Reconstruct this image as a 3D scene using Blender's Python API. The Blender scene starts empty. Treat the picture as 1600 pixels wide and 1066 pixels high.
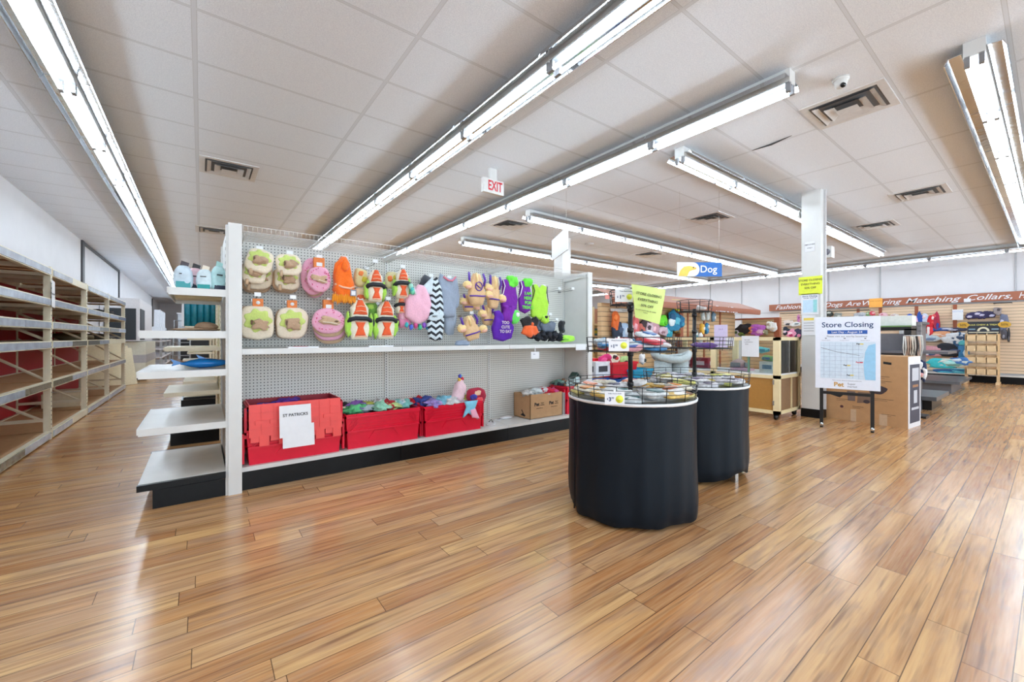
import bpy, bmesh, math, random
from mathutils import Vector, Matrix, noise
PI = math.pi
S = bpy.context.scene
C = S.collection
rnd = random.Random(11)

# ------------------------------------------------------------------ camera, world, exposure
CAM_H = 1.13
FPX = 642.4
YAW = math.radians(-37.08)
CEIL = 3.18
cd = bpy.data.cameras.new('camera')
cam = bpy.data.objects.new('camera', cd); C.objects.link(cam)
cam.location = (0, 0, CAM_H); cam.rotation_euler = (PI/2, 0, YAW)
cd.sensor_width = 36.0; cd.lens = 36.0*FPX/1600.0; cd.shift_y = -6.5/1600.0
cd.clip_start = 0.05; cd.clip_end = 200
S.camera = cam
w = bpy.data.worlds.new('world'); S.world = w; w.use_nodes = True
w.node_tree.nodes['Background'].inputs[0].default_value = (0.9, 0.95, 1, 1)
w.node_tree.nodes['Background'].inputs[1].default_value = 0.3
S.view_settings.view_transform = 'Standard'; S.view_settings.look = 'None'
S.view_settings.gamma = 1.0; S.view_settings.use_curve_mapping = False
S.view_settings.exposure = 1.38
S.cycles.use_denoising = True
S.cycles.max_bounces = 12; S.cycles.diffuse_bounces = 8; S.cycles.glossy_bounces = 5
S.cycles.transparent_max_bounces = 12; S.cycles.transmission_bounces = 6
S.cycles.caustics_reflective = False; S.cycles.caustics_refractive = False
S.cycles.sample_clamp_indirect = 6.0
TUBE_POWER = 12.0
# added fill lamps behind the camera, brightening fronts and ceiling, set before made-up windows
def area(name, loc, rot, sx, sy, power, col=(1, 1, 1)):
    l = bpy.data.lights.new(name, 'AREA'); l.shape = 'RECTANGLE'; l.size = sx; l.size_y = sy
    l.energy = power; l.color = col
    o = bpy.data.objects.new(name, l); o.location = loc; o.rotation_euler = rot; C.objects.link(o)
    return o
for i in range(4):
    area('window_daylight', (0.0+4.0*i, -4.4, 1.45), (PI/2, 0, 0), 3.3, 2.3, 52, (0.74, 0.88, 1.0))

# image ray -> plane helpers used while measuring (coordinates in the 1600 x 1066 frame)
_D1 = Vector((314.5-800, FPX)).normalized(); _D2 = Vector((_D1.y, -_D1.x))
def PX(x, y, X):
    r = Vector(((x-800)/FPX, 1)); t = X/r.dot(_D2); return (t*r.dot(_D1), CAM_H-(y-526.5)/FPX*t)
def PY(x, y, Y):
    r = Vector(((x-800)/FPX, 1)); t = Y/r.dot(_D1); return (t*r.dot(_D2), CAM_H-(y-526.5)/FPX*t)
def FL(x, y, z=0.0):
    d = FPX*(z-CAM_H)/(526.5-y); p = Vector(((x-800)/FPX*d, d)); return (p.dot(_D2), p.dot(_D1))

# ------------------------------------------------------------------ materials
def lin(c):
    return tuple(((v/255)/12.92 if v/255 <= 0.04045 else ((v/255+0.055)/1.055)**2.4) for v in c)+(1,)
MATS = {}
class NT:
    def __init__(s, m): s.t = m.node_tree; s.n = s.t.nodes; s.bsdf = s.n['Principled BSDF']
    def new(s, kind, **k):
        x = s.n.new(kind)
        for a, b in k.items(): setattr(x, a, b)
        return x
    def link(s, a, b): s.t.links.new(a, b)
    def math(s, op, a, b=None, c=None):
        x = s.n.new('ShaderNodeMath'); x.operation = op
        for i, v in enumerate((a, b, c)):
            if v is None: continue
            if hasattr(v, 'is_output') or hasattr(v, 'links'): s.link(v, x.inputs[i])
            else: x.inputs[i].default_value = v
        return x.outputs[0]
    def mix(s, f, a, b, mode='MIX'):
        x = s.n.new('ShaderNodeMix'); x.data_type = 'RGBA'; x.blend_type = mode
        for sock, v in ((x.inputs[0], f), (x.inputs[6], a), (x.inputs[7], b)):
            if hasattr(v, 'links'): s.link(v, sock)
            else: sock.default_value = v
        return x.outputs[2]
def M(name, col, rough=0.5, metal=0.0, var=0.06, scale=30.0, bump=0.0, spec=0.5, alpha=None, sheen=0.0, stretch=None, emit=None):
    if name in MATS: return MATS[name]
    m = bpy.data.materials.new(name); m.use_nodes = True; MATS[name] = m
    n = NT(m); b = n.bsdf
    tc = n.new('ShaderNodeTexCoord'); mp = n.new('ShaderNodeMapping')
    if stretch: mp.inputs['Scale'].default_value = stretch
    n.link(tc.outputs['Object'], mp.inputs[0])
    nz = n.new('ShaderNodeTexNoise'); nz.inputs['Scale'].default_value = scale; nz.inputs['Detail'].default_value = 3
    n.link(mp.outputs[0], nz.inputs['Vector'])
    c = lin(col)
    lo = tuple(max(0, v*(1-var*2)) for v in c[:3])+(1,); hi = tuple(min(1, v*(1+var*2)) for v in c[:3])+(1,)
    n.link(n.mix(nz.outputs['Fac'], lo, hi), b.inputs['Base Color'])
    b.inputs['Roughness'].default_value = rough; b.inputs['Metallic'].default_value = metal
    b.inputs['Specular IOR Level'].default_value = spec
    if sheen: b.inputs['Sheen Weight'].default_value = sheen
    if alpha is not None: b.inputs['Alpha'].default_value = alpha
    if bump:
        bp = n.new('ShaderNodeBump'); bp.inputs['Strength'].default_value = bump; bp.inputs['Distance'].default_value = 0.01
        n.link(nz.outputs['Fac'], bp.inputs['Height']); n.link(bp.outputs[0], b.inputs['Normal'])
    if emit:
        b.inputs['Emission Color'].default_value = lin(emit[:3]); b.inputs['Emission Strength'].default_value = emit[3]
    return m

# floor: laminate planks running along X
def floor_mat():
    m = bpy.data.materials.new('plank_floor'); m.use_nodes = True; n = NT(m); b = n.bsdf
    g = n.new('ShaderNodeNewGeometry'); sp = n.new('ShaderNodeSeparateXYZ'); n.link(g.outputs['Position'], sp.inputs[0])
    X, Y = sp.outputs[0], sp.outputs[1]
    W, L = 0.1125, 1.21
    v = n.math('DIVIDE', n.math('SUBTRACT', Y, 0.087), W); row = n.math('FLOOR', v); fv = n.math('FRACT', v)
    wn = n.new('ShaderNodeTexWhiteNoise', noise_dimensions='1D'); n.link(row, wn.inputs['W'])
    u = n.math('ADD', n.math('DIVIDE', X, L), n.math('MULTIPLY', wn.outputs['Value'], 7.31))
    colm = n.math('FLOOR', u); fu = n.math('FRACT', u)
    cmb = n.new('ShaderNodeCombineXYZ'); n.link(row, cmb.inputs[0]); n.link(colm, cmb.inputs[1])
    w2 = n.new('ShaderNodeTexWhiteNoise', noise_dimensions='2D'); n.link(cmb.outputs[0], w2.inputs['Vector'])
    rv = w2.outputs['Value']
    # grain, different on every plank
    def streak(fx, fy, off, det, rough, dist=0.0):
        c = n.new('ShaderNodeCombineXYZ'); n.link(n.math('ADD', n.math('MULTIPLY', X, fx), n.math('MULTIPLY', rv, off)), c.inputs[0]); n.link(n.math('MULTIPLY', Y, fy), c.inputs[1]); n.link(n.math('MULTIPLY', rv, off*1.7), c.inputs[2])
        t = n.new('ShaderNodeTexNoise'); t.inputs['Scale'].default_value = 1.0; t.inputs['Detail'].default_value = det; t.inputs['Roughness'].default_value = rough; t.inputs['Distortion'].default_value = dist
        n.link(c.outputs[0], t.inputs['Vector']); return t.outputs['Fac']
    def rng(v, a, b):
        k = n.new('ShaderNodeMapRange'); k.inputs['From Min'].default_value = a; k.inputs['From Max'].default_value = b; n.link(v, k.inputs['Value']); return k.outputs[0]
    big = streak(1.1, 17, 40, 3, .55, .3); fine = streak(4, 95, 23, 3, .6); blot = streak(2.6, 12, 61, 3, .6, .5); dark = streak(2.2, 46, 77, 2, .5)
    cr = n.new('ShaderNodeValToRGB'); n.link(rv, cr.inputs[0])
    e = cr.color_ramp.elements
    e[0].position = 0; e[0].color = lin((176, 122, 78)); e[1].position = 1; e[1].color = lin((206, 166, 120))
    for p, c in ((0.15, (190, 132, 80)), (0.4, (208, 158, 104)), (0.62, (218, 174, 118)), (0.82, (196, 148, 106))):
        x = e.new(p); x.color = lin(c)
    c1 = n.mix(n.math('MULTIPLY', rng(big, .38, .66), 0.68), cr.outputs[0], lin((146, 92, 54)))
    c1 = n.mix(n.math('MULTIPLY', rng(fine, .35, .7), 0.28), c1, lin((236, 200, 146)))
    c1 = n.mix(n.math('MULTIPLY', rng(blot, .52, .72), 0.5), c1, lin((150, 122, 106)))
    c1 = n.mix(n.math('MULTIPLY', rng(dark, .55, .72), 0.65), c1, lin((110, 76, 58)))
    # seams
    sv = n.math('LESS_THAN', n.math('MINIMUM', fv, n.math('SUBTRACT', 1.0, fv)), 0.014)
    su = n.math('LESS_THAN', n.math('MINIMUM', fu, n.math('SUBTRACT', 1.0, fu)), 0.0013)
    seam = n.math('MAXIMUM', sv, su)
    c2 = n.mix(n.math('MULTIPLY', seam, 0.8), c1, lin((58, 34, 22)))
    n.link(c2, b.inputs['Base Color'])
    b.inputs['Specular IOR Level'].default_value = 0.75
    n.link(n.math('ADD', n.math('MULTIPLY', blot, 0.12), 0.15), b.inputs['Roughness'])
    bp = n.new('ShaderNodeBump'); bp.inputs['Strength'].default_value = 0.25; bp.inputs['Distance'].default_value = 0.002
    n.link(n.math('SUBTRACT', n.math('MULTIPLY', fine, 0.2), seam), bp.inputs['Height']); n.link(bp.outputs[0], b.inputs['Normal'])
    return m
def ceiling_mat():
    m = bpy.data.materials.new('acoustic_tile'); m.use_nodes = True; n = NT(m); b = n.bsdf
    g = n.new('ShaderNodeNewGeometry'); sp = n.new('ShaderNodeSeparateXYZ'); n.link(g.outputs['Position'], sp.inputs[0])
    def line(v, off, pitch, half):
        f = n.math('FRACT', n.math('DIVIDE', n.math('SUBTRACT', v, off), pitch))
        d = n.math('MULTIPLY', n.math('MINIMUM', f, n.math('SUBTRACT', 1.0, f)), pitch)
        return n.math('LESS_THAN', d, half), d
    a, da = line(sp.outputs[0], -0.037, 1.2192, 0.012); c, dc = line(sp.outputs[1], 0.192, 0.6096, 0.009)
    bar = n.math('MAXIMUM', a, c)
    a2, _ = line(sp.outputs[0], -0.037, 1.2192, 0.0155); c2, _ = line(sp.outputs[1], 0.192, 0.6096, 0.0125)
    edge = n.math('MAXIMUM', a2, c2)
    nz = n.new('ShaderNodeTexNoise'); nz.inputs['Scale'].default_value = 160; nz.inputs['Detail'].default_value = 4; n.link(g.outputs['Position'], nz.inputs['Vector'])
    nl = n.new('ShaderNodeTexNoise'); nl.inputs['Scale'].default_value = 0.8; n.link(g.outputs['Position'], nl.inputs['Vector'])
    k = n.new('ShaderNodeMapRange'); k.inputs['From Min'].default_value = 0.35; k.inputs['From Max'].default_value = 0.65; n.link(nz.outputs['Fac'], k.inputs['Value'])
    c0 = n.mix(k.outputs[0], lin((220, 228, 238)), lin((241, 248, 255)))
    c0 = n.mix(n.math('MULTIPLY', nl.outputs['Fac'], 0.25), c0, lin((222, 229, 238)))
    c1 = n.mix(edge, c0, lin((200, 206, 212)))
    c3 = n.mix(bar, c1, lin((216, 223, 231)))
    n.link(c3, b.inputs['Base Color']); b.inputs['Roughness'].default_value = 0.9; b.inputs['Specular IOR Level'].default_value = 0.1
    bp = n.new('ShaderNodeBump'); bp.inputs['Strength'].default_value = 0.25; bp.inputs['Distance'].default_value = 0.004
    n.link(n.math('MULTIPLY', nz.outputs['Fac'], n.math('SUBTRACT', 1.0, bar)), bp.inputs['Height']); n.link(bp.outputs[0], b.inputs['Normal'])
    return m
def peg_mat():
    m = bpy.data.materials.new('pegboard'); m.use_nodes = True; n = NT(m); b = n.bsdf
    g = n.new('ShaderNodeNewGeometry'); sp = n.new('ShaderNodeSeparateXYZ'); n.link(g.outputs['Position'], sp.inputs[0])
    P = 0.0254
    def cen(v):
        f = n.math('FRACT', n.math('DIVIDE', v, P)); return n.math('MULTIPLY', n.math('SUBTRACT', f, 0.5), P)
    dx, dz = cen(sp.outputs[0]), cen(sp.outputs[2])
    d = n.math('SQRT', n.math('ADD', n.math('MULTIPLY', dx, dx), n.math('MULTIPLY', dz, dz)))
    hole = n.math('LESS_THAN', d, 0.0046)
    n.link(n.mix(hole, lin((210, 211, 206)), lin((62, 64, 66))), b.inputs['Base Color']); b.inputs['Roughness'].default_value = 0.6
    return m
def slat_mat(name, c, pitch=0.076, axis=2):
    if name in MATS: return MATS[name]
    m = bpy.data.materials.new(name); m.use_nodes = True; MATS[name] = m; n = NT(m); b = n.bsdf
    g = n.new('ShaderNodeNewGeometry'); sp = n.new('ShaderNodeSeparateXYZ'); n.link(g.outputs['Position'], sp.inputs[0])
    f = n.math('FRACT', n.math('DIVIDE', sp.outputs[2], pitch)); gr = n.math('LESS_THAN', f, 0.13)
    mp = n.new('ShaderNodeMapping'); mp.inputs['Scale'].default_value = (2, 2, 40); n.link(g.outputs['Position'], mp.inputs[0])
    nz = n.new('ShaderNodeTexNoise'); nz.inputs['Scale'].default_value = 2; n.link(mp.outputs[0], nz.inputs['Vector'])
    hi = lin(c); lo = tuple(v*0.82 for v in hi[:3])+(1,)
    n.link(n.mix(gr, n.mix(nz.outputs['Fac'], lo, hi), tuple(v*0.32 for v in hi[:3])+(1,)), b.inputs['Base Color']); b.inputs['Roughness'].default_value = 0.45
    bp = n.new('ShaderNodeBump'); bp.inputs['Strength'].default_value = 0.6; bp.inputs['Distance'].default_value = 0.008
    n.link(n.math('SUBTRACT', 1.0, gr), bp.inputs['Height']); n.link(bp.outputs[0], b.inputs['Normal'])
    return m
def glass_mat():
    m = bpy.data.materials.new('clear_glass'); m.use_nodes = True; MATS['glass'] = m; n = NT(m); b = n.bsdf
    tr = n.new('ShaderNodeBsdfTransparent'); tr.inputs[0].default_value = (0.93, 0.97, 0.95, 1)
    gl = n.new('ShaderNodeBsdfGlossy'); gl.inputs['Roughness'].default_value = 0.03
    fr = n.new('ShaderNodeFresnel'); fr.inputs[0].default_value = 1.5
    tc = n.new('ShaderNodeTexCoord'); nz = n.new('ShaderNodeTexNoise'); nz.inputs['Scale'].default_value = 3; n.link(tc.outputs['Object'], nz.inputs['Vector'])
    mx = n.new('ShaderNodeMixShader'); n.link(n.math('ADD', fr.outputs[0], n.math('MULTIPLY', nz.outputs['Fac'], 0.04)), mx.inputs[0])
    n.link(tr.outputs[0], mx.inputs[1]); n.link(gl.outputs[0], mx.inputs[2]); n.link(mx.outputs[0], n.n['Material Output'].inputs[0])
    return m
FLOOR_M, CEIL_M, PEG_M, GLASS = floor_mat(), ceiling_mat(), peg_mat(), glass_mat()
SLAT = slat_mat('slatwall_maple', (236, 208, 176))
SLAT2 = slat_mat('slatwall_tan', (218, 182, 136))
WALL = M('wall_paint', (216, 216, 219), 0.75, var=0.03, scale=3)
WHITE = M('white_steel', (213, 214, 212), 0.35, var=0.03, scale=8)
CREAM = M('cream_steel', (222, 214, 190), 0.42, var=0.05, scale=10)
BLACK = M('black_metal', (17, 18, 20), 0.35, var=0.1)
KICK = M('kick_black', (12, 13, 15), 0.3, var=0.25, scale=14, bump=0.1, spec=0.22)
CHROME = M('chrome_wire', (190, 190, 188), 0.25, 0.9)
DARKW = M('dark_wire', (60, 60, 58), 0.35, 0.7)
MIRROR = M('mirror_reflector', (215, 218, 222), 0.13, 1.0, var=0.04, scale=6, bump=0.3)
TUBE = M('lit_tube', (255, 255, 255), 0.4, emit=(226, 242, 255, TUBE_POWER))
CARD = M('cardboard', (186, 148, 108), 0.8, var=0.06, scale=18)
PAPER = M('white_paper', (228, 230, 234), 0.7, var=0.02)
PLASTIC = M('clear_strip', (176, 186, 202), 0.15, var=0.18, scale=9)
INK = M('black_ink', (28, 28, 30), 0.6)
NAVY = M('navy_ink', (28, 60, 108), 0.6)

# ------------------------------------------------------------------ mesh builder
class MB:
    def __init__(s): s.v = []; s.f = []; s.mi = []; s.sm = []; s.mats = []
    def idx(s, m):
        if m not in s.mats: s.mats.append(m)
        return s.mats.index(m)
    def add(s, vs, fs, m, smooth=False, T=None):
        b = len(s.v); i = s.idx(m)
        for p in vs:
            p = Vector(p); s.v.append(T @ p if T else p)
        for f in fs: s.f.append(tuple(b+k for k in f)); s.mi.append(i); s.sm.append(smooth)
        return s
    def box(s, x0, x1, y0, y1, z0, z1, m, T=None):
        vs = [(x, y, z) for z in (z0, z1) for y in (y0, y1) for x in (x0, x1)]
        return s.add(vs, [(0, 2, 3, 1), (4, 5, 7, 6), (0, 1, 5, 4), (2, 6, 7, 3), (0, 4, 6, 2), (1, 3, 7, 5)], m, False, T)
    def cyl(s, p0, p1, r, m, n=8, r1=None, caps=True):
        p0, p1 = Vector(p0), Vector(p1); d = (p1-p0)
        if d.length < 1e-6: return s
        d.normalize(); a = d.orthogonal().normalized(); b = d.cross(a); r1 = r if r1 is None else r1
        vs = [p0+(a*math.cos(2*PI*k/n)+b*math.sin(2*PI*k/n))*r for k in range(n)]+[p1+(a*math.cos(2*PI*k/n)+b*math.sin(2*PI*k/n))*r1 for k in range(n)]
        fs = [(k, (k+1) % n, n+(k+1) % n, n+k) for k in range(n)]
        if caps: fs += [tuple(reversed(range(n))), tuple(range(n, 2*n))]
        return s.add(vs, fs, m, n > 6)
    def tube(s, pts, r, m, n=6, closed=False):
        pts = [Vector(p) for p in pts]; N = len(pts); vs = []; up = None
        for i, p in enumerate(pts):
            a = pts[(i-1) % N] if (closed or i > 0) else p; c = pts[(i+1) % N] if (closed or i < N-1) else p
            d = (c-a).normalized()
            if up is None: up = d.orthogonal().normalized()
            up = (up-d*up.dot(d)).normalized(); b = d.cross(up)
            vs += [p+(up*math.cos(2*PI*k/n)+b*math.sin(2*PI*k/n))*r for k in range(n)]
        fs = []
        for i in range(N if closed else N-1):
            j = (i+1) % N
            fs += [(i*n+k, i*n+(k+1) % n, j*n+(k+1) % n, j*n+k) for k in range(n)]
        if not closed: fs += [tuple(reversed(range(n))), tuple((N-1)*n+k for k in range(n))]
        return s.add(vs, fs, m, True)
    def ring(s, c, R, r, m, n=48, k=6):
        return s.tube([(c[0]+R*math.cos(2*PI*i/n), c[1]+R*math.sin(2*PI*i/n), c[2]) for i in range(n)], r, m, k, True)
    def lathe(s, prof, c, m, n=32, rf=None):
        vs = []; fs = []
        for (r, z) in prof:
            for k in range(n):
                a = 2*PI*k/n; q = r*(rf(a, z) if rf else 1)
                vs.append((c[0]+q*math.cos(a), c[1]+q*math.sin(a), c[2]+z))
        for i in range(len(prof)-1):
            fs += [(i*n+k, i*n+(k+1) % n, (i+1)*n+(k+1) % n, (i+1)*n+k) for k in range(n)]
        return s.add(vs, fs, m, True)
    def poly(s, pts, d, m, T=None):        # outline in XZ extruded d along +Y
        n = len(pts); vs = [(x, 0, z) for x, z in pts]+[(x, d, z) for x, z in pts]
        fs = [tuple(range(n)), tuple(reversed(range(n, 2*n)))]+[(k, n+k, n+(k+1) % n, (k+1) % n) for k in range(n)]
        return s.add(vs, fs, m, False, T)
    def puff(s, pts, t, m, T=None, c=None, jit=0.0, seed=0, flat=0.0, wr=0.0, back=True):   # soft stuffed outline in XZ, front towards -Y
        n = len(pts); cx = sum(p[0] for p in pts)/n if c is None else c[0]; cz = sum(p[1] for p in pts)/n if c is None else c[1]
        rings = [(1.0, 0), (0.96, .5), (0.86, .8), (0.7, .95), (0.45, 1.0), (0.2, 1.02)]
        R = [(a, -b) for a, b in reversed(rings)]+([(a, b) for a, b in rings[1:]] if back else [])
        vs = []; fs = []
        for a, b in R:
            for (x, z) in pts:
                px, pz = cx+(x-cx)*a, cz+(z-cz)*a
                q = noise.noise(Vector((px*14+seed*3.1, pz*14, seed)))
                vs.append((px, b*t/2*(1+jit*q*2)-(wr*abs(noise.noise(Vector((px*22+seed, pz*9, seed*2)))) if b < 0 else 0), pz))
        for i in range(len(R)-1):
            fs += [(i*n+k, (i+1)*n+k, (i+1)*n+(k+1) % n, i*n+(k+1) % n) for k in range(n)]
        fs += [tuple(range(n)), tuple(reversed(range((len(R)-1)*n, len(R)*n)))]
        return s.add(vs, fs, m, True, T)
    def blob(s, c, r, m, sub=2, jit=0.25, seed=0, T=None, fq=1.6):
        bm = bmesh.new(); bmesh.ops.create_icosphere(bm, subdivisions=sub, radius=1)
        vs = []
        for v in bm.verts:
            k = 1+jit*noise.noise(v.co*fq+Vector((seed*7.7, seed, 1)))*1.8
            vs.append((c[0]+v.co.x*r[0]*k, c[1]+v.co.y*r[1]*k, c[2]+v.co.z*r[2]*k))
        fs = [tuple(x.index for x in f.verts) for f in bm.faces]; bm.free()
        return s.add(vs, fs, m, True, T)
    def quad(s, a, b, c, d, m): return s.add([a, b, c, d], [(0, 1, 2, 3)], m)
    def build(s, name, parent=None, world=False, loc=None):
        me = bpy.data.meshes.new(name)
        off = Vector(loc) if loc is not None else (parent.matrix_basis.translation.copy() if (world and parent is not None) else Vector((0, 0, 0)))
        if world and parent is not None and parent.parent is not None: off = off+parent.parent.matrix_basis.translation
        me.from_pydata([tuple(v-off) for v in s.v], [], s.f); me.validate(verbose=False)
        if len(me.polygons) == len(s.f):
            me.polygons.foreach_set('material_index', s.mi); me.polygons.foreach_set('use_smooth', s.sm)
        for m in s.mats: me.materials.append(m)
        o = bpy.data.objects.new(name, me); C.objects.link(o)
        if parent is not None: o.parent = parent
        if loc is not None: o.location = loc
        me.update(); return o
def tag(o, label=None, cat=None, group=None, kind=None):
    if label: o['label'] = label
    if cat: o['category'] = cat
    if group: o['group'] = group
    if kind: o['kind'] = kind
    return o
def thing(name, label, cat, loc=(0, 0, 0), rz=0.0, group=None):
    o = bpy.data.objects.new(name, None); C.objects.link(o); o.empty_display_size = 0.1
    o.location = loc; o.rotation_euler = (0, 0, rz)
    return tag(o, label, cat, group)
def struct(name, mb): return tag(mb.build(name), kind='structure')
KIDS = {}
def dup(o, loc=None, rz=None, label=None, group=None, parent=None):
    c = o.copy(); C.objects.link(c)
    if parent is not None: c.parent = parent
    for ch in list(o.children): dup(ch, parent=c)
    if loc is not None: c.location = loc
    if rz is not None: c.rotation_euler = (0, 0, rz)
    if label: c['label'] = label
    if group: c['group'] = group
    return c
FONTS = {}
def text(s, size, m, parent, at, T=None, align='CENTER', bold=0.0, shear=0.0, sx=1.0, name='lettering', depth=0.0006):
    cu = bpy.data.curves.new('t', 'FONT'); cu.body = s; cu.size = size; cu.align_x = align; cu.align_y = 'CENTER'
    cu.extrude = depth; cu.offset = bold*size; cu.shear = shear; cu.resolution_u = 3
    to = bpy.data.objects.new('t', cu); C.objects.link(to)
    dg = bpy.context.evaluated_depsgraph_get(); me = bpy.data.meshes.new_from_object(to.evaluated_get(dg))
    bpy.data.objects.remove(to); bpy.data.curves.remove(cu)
    R = Matrix.Rotation(PI/2, 4, 'X')      # text stands in XZ facing -Y
    me.transform(Matrix.Diagonal((sx, 1, 1, 1)))
    me.transform(R); me.transform(Matrix.Translation(at))
    if T is not None: me.transform(T)
    me.materials.clear(); me.materials.append(m); me.name = name
    o = bpy.data.objects.new(name, me); C.objects.link(o); o.parent = parent
    return o
def RZ(a, at=(0, 0, 0)): return Matrix.Translation(at) @ Matrix.Rotation(a, 4, 'Z')

# ------------------------------------------------------------------ the room
X0, X1, Y0, Y1 = -2.03, 15.66, -4.5, 33.0
mb = MB(); mb.add([(X0, Y0, 0), (X1, Y0, 0), (X1, Y1, 0), (X0, Y1, 0)], [(0, 1, 2, 3)], FLOOR_M); struct('floor', mb)
mb = MB(); mb.add([(X0, Y0, CEIL), (X0, Y1, CEIL), (X1, Y1, CEIL), (X1, Y0, CEIL)], [(0, 1, 2, 3)], CEIL_M); struct('ceiling', mb)
mb = MB(); mb.box(X0-.1, X0, Y0, Y1, 0, CEIL, WALL); struct('wall_left', mb)
mb = MB(); mb.box(X1, X1+.1, Y0, Y1, 0, CEIL, WALL); struct('wall_right', mb)
mb = MB(); mb.box(X0, X1, Y1, Y1+.1, 0, CEIL, WALL); struct('wall_back', mb)
mb = MB()
mb.box(X0, X1, Y0-.1, Y0, 2.65, CEIL, WALL); mb.box(X0, X1, Y0-.1, Y0, 0, .25, WALL)
xs = [X0]+[v for i in range(4) for v in (-1.7+4.0*i, 1.7+4.0*i)]+[X1]
for a, b in zip(xs[::2], xs[1::2]): mb.box(a, b, Y0-.1, Y0, .25, 2.65, WALL)
struct('wall_front', mb)
for i in range(4):  # storefront windows are made up, out of view, as openings for the fill lamps
    a, b = -1.7+4.0*i, 1.7+4.0*i
    f = MB(); ALU = M('window_frame', (70, 72, 74), .4, .6)
    for (p, q) in ((a, a+.05), ((a+b)/2-.025, (a+b)/2+.025), (b-.05, b)): f.box(p, q, Y0-.09, Y0-.02, .25, 2.65, ALU)
    f.box(a, b, Y0-.09, Y0-.02, .25, .3, ALU); f.box(a, b, Y0-.09, Y0-.02, 2.6, 2.65, ALU)
    o = struct('window_%d' % (i+1), f)
    g = MB(); g.quad((a, Y0-.05, .3), (b, Y0-.05, .3), (b, Y0-.05, 2.6), (a, Y0-.05, 2.6), GLASS); g.build('window_pane', o)
# baseboard along the right wall, panel seams, dark trims on the left wall
mb = MB(); mb.box(X1-.03, X1, Y0, 6.2, 0, .13, KICK); struct('baseboard_right', mb)
SEAM = M('seam_grey', (176, 177, 180), .6)
mb = MB()
for y in (-1.8, .6, 3.08, 4.3, 5.68, 6.9, 8.05, 9.5, 10.9): 
    mb.box(X1-.02, X1, y-.03, y, 2.0 if y < 5.9 else 0, CEIL, SEAM)
mb.box(X1-.02, X1, 5.9, 12, 1.95, 1.965, SEAM)
struct('trim_1', mb)
BLKT = M('dark_trim', (52, 53, 56), .5)
y1, z1 = PX(131, 382, -2.0); y2, _ = PX(187, 423, -2.0)
mb = MB(); mb.box(X0, X0+.03, y1-.1, y1+.1, 0, CEIL, BLKT); mb.box(X0, X0+.03, y1, y2, CEIL-.07, CEIL-.01, BLKT); mb.box(X0, X0+.03, y2-.06, y2+.06, 2.2, CEIL, BLKT)
struct('trim_2', mb)
mb = MB(); mb.box(X0, X0+.03, 28, 28.2, 1.5, 3.1, BLKT); mb.box(X0+3.6, X0+8, Y1-.04, Y1, 2.55, 3.18, M('dark_panel', (96, 96, 100), .6)); struct('trim_3', mb)

# ------------------------------------------------------------------ ceiling: lights, vents, camera, signs, column
SOCK = M('lamp_socket', (128, 128, 130), .4); CHN = M('channel_grey', (120, 122, 126), .35, .5)
def make_light():
    t = thing('fluorescent_light', 'x', 'light')
    b = MB(); b.box(-.052, .052, .003, 1.216, -.1, 0, WHITE); b.box(-.05, .05, .004, 1.215, -.106, -.1, CHN); b.box(-.053, .053, 0, .003, -.108, 0, WHITE); b.box(-.053, .053, 1.216, 1.219, -.108, 0, WHITE); b.build('housing', t)
    r = MB(); pr = [(.053, -.064), (.062, -.068), (.124, -.072), (.143, -.112), (.148, -.114), (.129, -.068), (.062, -.063), (.053, -.058)]
    for sgn in (-1, 1):
        P = [(sgn*x, z) for x, z in pr]; n = len(P)
        vs = [(x, .004, z) for x, z in P]+[(x, 1.215, z) for x, z in P]
        fs = [(k, (k+1) % n, n+(k+1) % n, n+k) if sgn < 0 else (k, n+k, n+(k+1) % n, (k+1) % n) for k in range(n)]+[tuple(range(n)), tuple(reversed(range(n, 2*n)))]
        r.add(vs, fs, MIRROR)
    r.build('reflector', t)
    for x in (-.034, .034):
        u = MB(); u.cyl((x, .03, -.158), (x, 1.189, -.158), .0135, TUBE, 10); uo = u.build('tube', t)
        for y in (.0, 1.187):
            q = MB(); q.box(x-.013, x+.013, y, y+.032, -.173, -.1, SOCK); q.build('lamp_socket', uo)
    return t
def light_row(proto, n, x, y, along, label, group):
    for i in range(n):
        loc = (x, y+1.22*i, CEIL-.001) if along == 'y' else (x+1.22*i, y, CEIL-.001)
        dup(proto, loc, 0.0 if along == 'y' else -PI/2, label, group)
LP = make_light(); LP.location = (-.82, -2.74, CEIL-.001)
lab = 'twin-tube fluorescent light in the row over the left aisle beside the orange racking'
tag(LP, lab, group='lights over the left aisle')
light_row(LP, 24, -.82, -1.52, 'y', lab, 'lights over the left aisle')
light_row(LP, 25, 2.01, -1.5, 'y', 'twin-tube fluorescent light in the long row above the first bay of the pegboard gondola', 'lights in the row crossing the gondola')  # hidden far stretch of this row added to brighten the back
light_row(LP, 9, 3.62, 1.22, 'y', 'twin-tube fluorescent light in the row just right of the red EXIT sign', 'lights right of the exit sign')
light_row(LP, 7, 4.13, 2.46, 'x', 'twin-tube fluorescent light in the row passing behind the white column', 'lights passing the column')
light_row(LP, 8, 4.2, 5.14, 'x', 'twin-tube fluorescent light in the row over the blue Dog sign', 'lights above the Dog sign')
light_row(LP, 8, 4.25, 7.32, 'x', 'twin-tube fluorescent light in the second row beyond the blue Dog sign', 'lights beyond the Dog sign row')
light_row(LP, 8, 4.4, 10.35, 'x', 'twin-tube fluorescent light in the farthest row, low behind the gondola end', 'farthest ceiling lights')
light_row(LP, 13, 5.2, 13.2, 'y', 'twin-tube fluorescent light in a row far beyond the gondola', 'lights far beyond the gondola')  # whole row is out of sight, added to lift the dim far area
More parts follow.
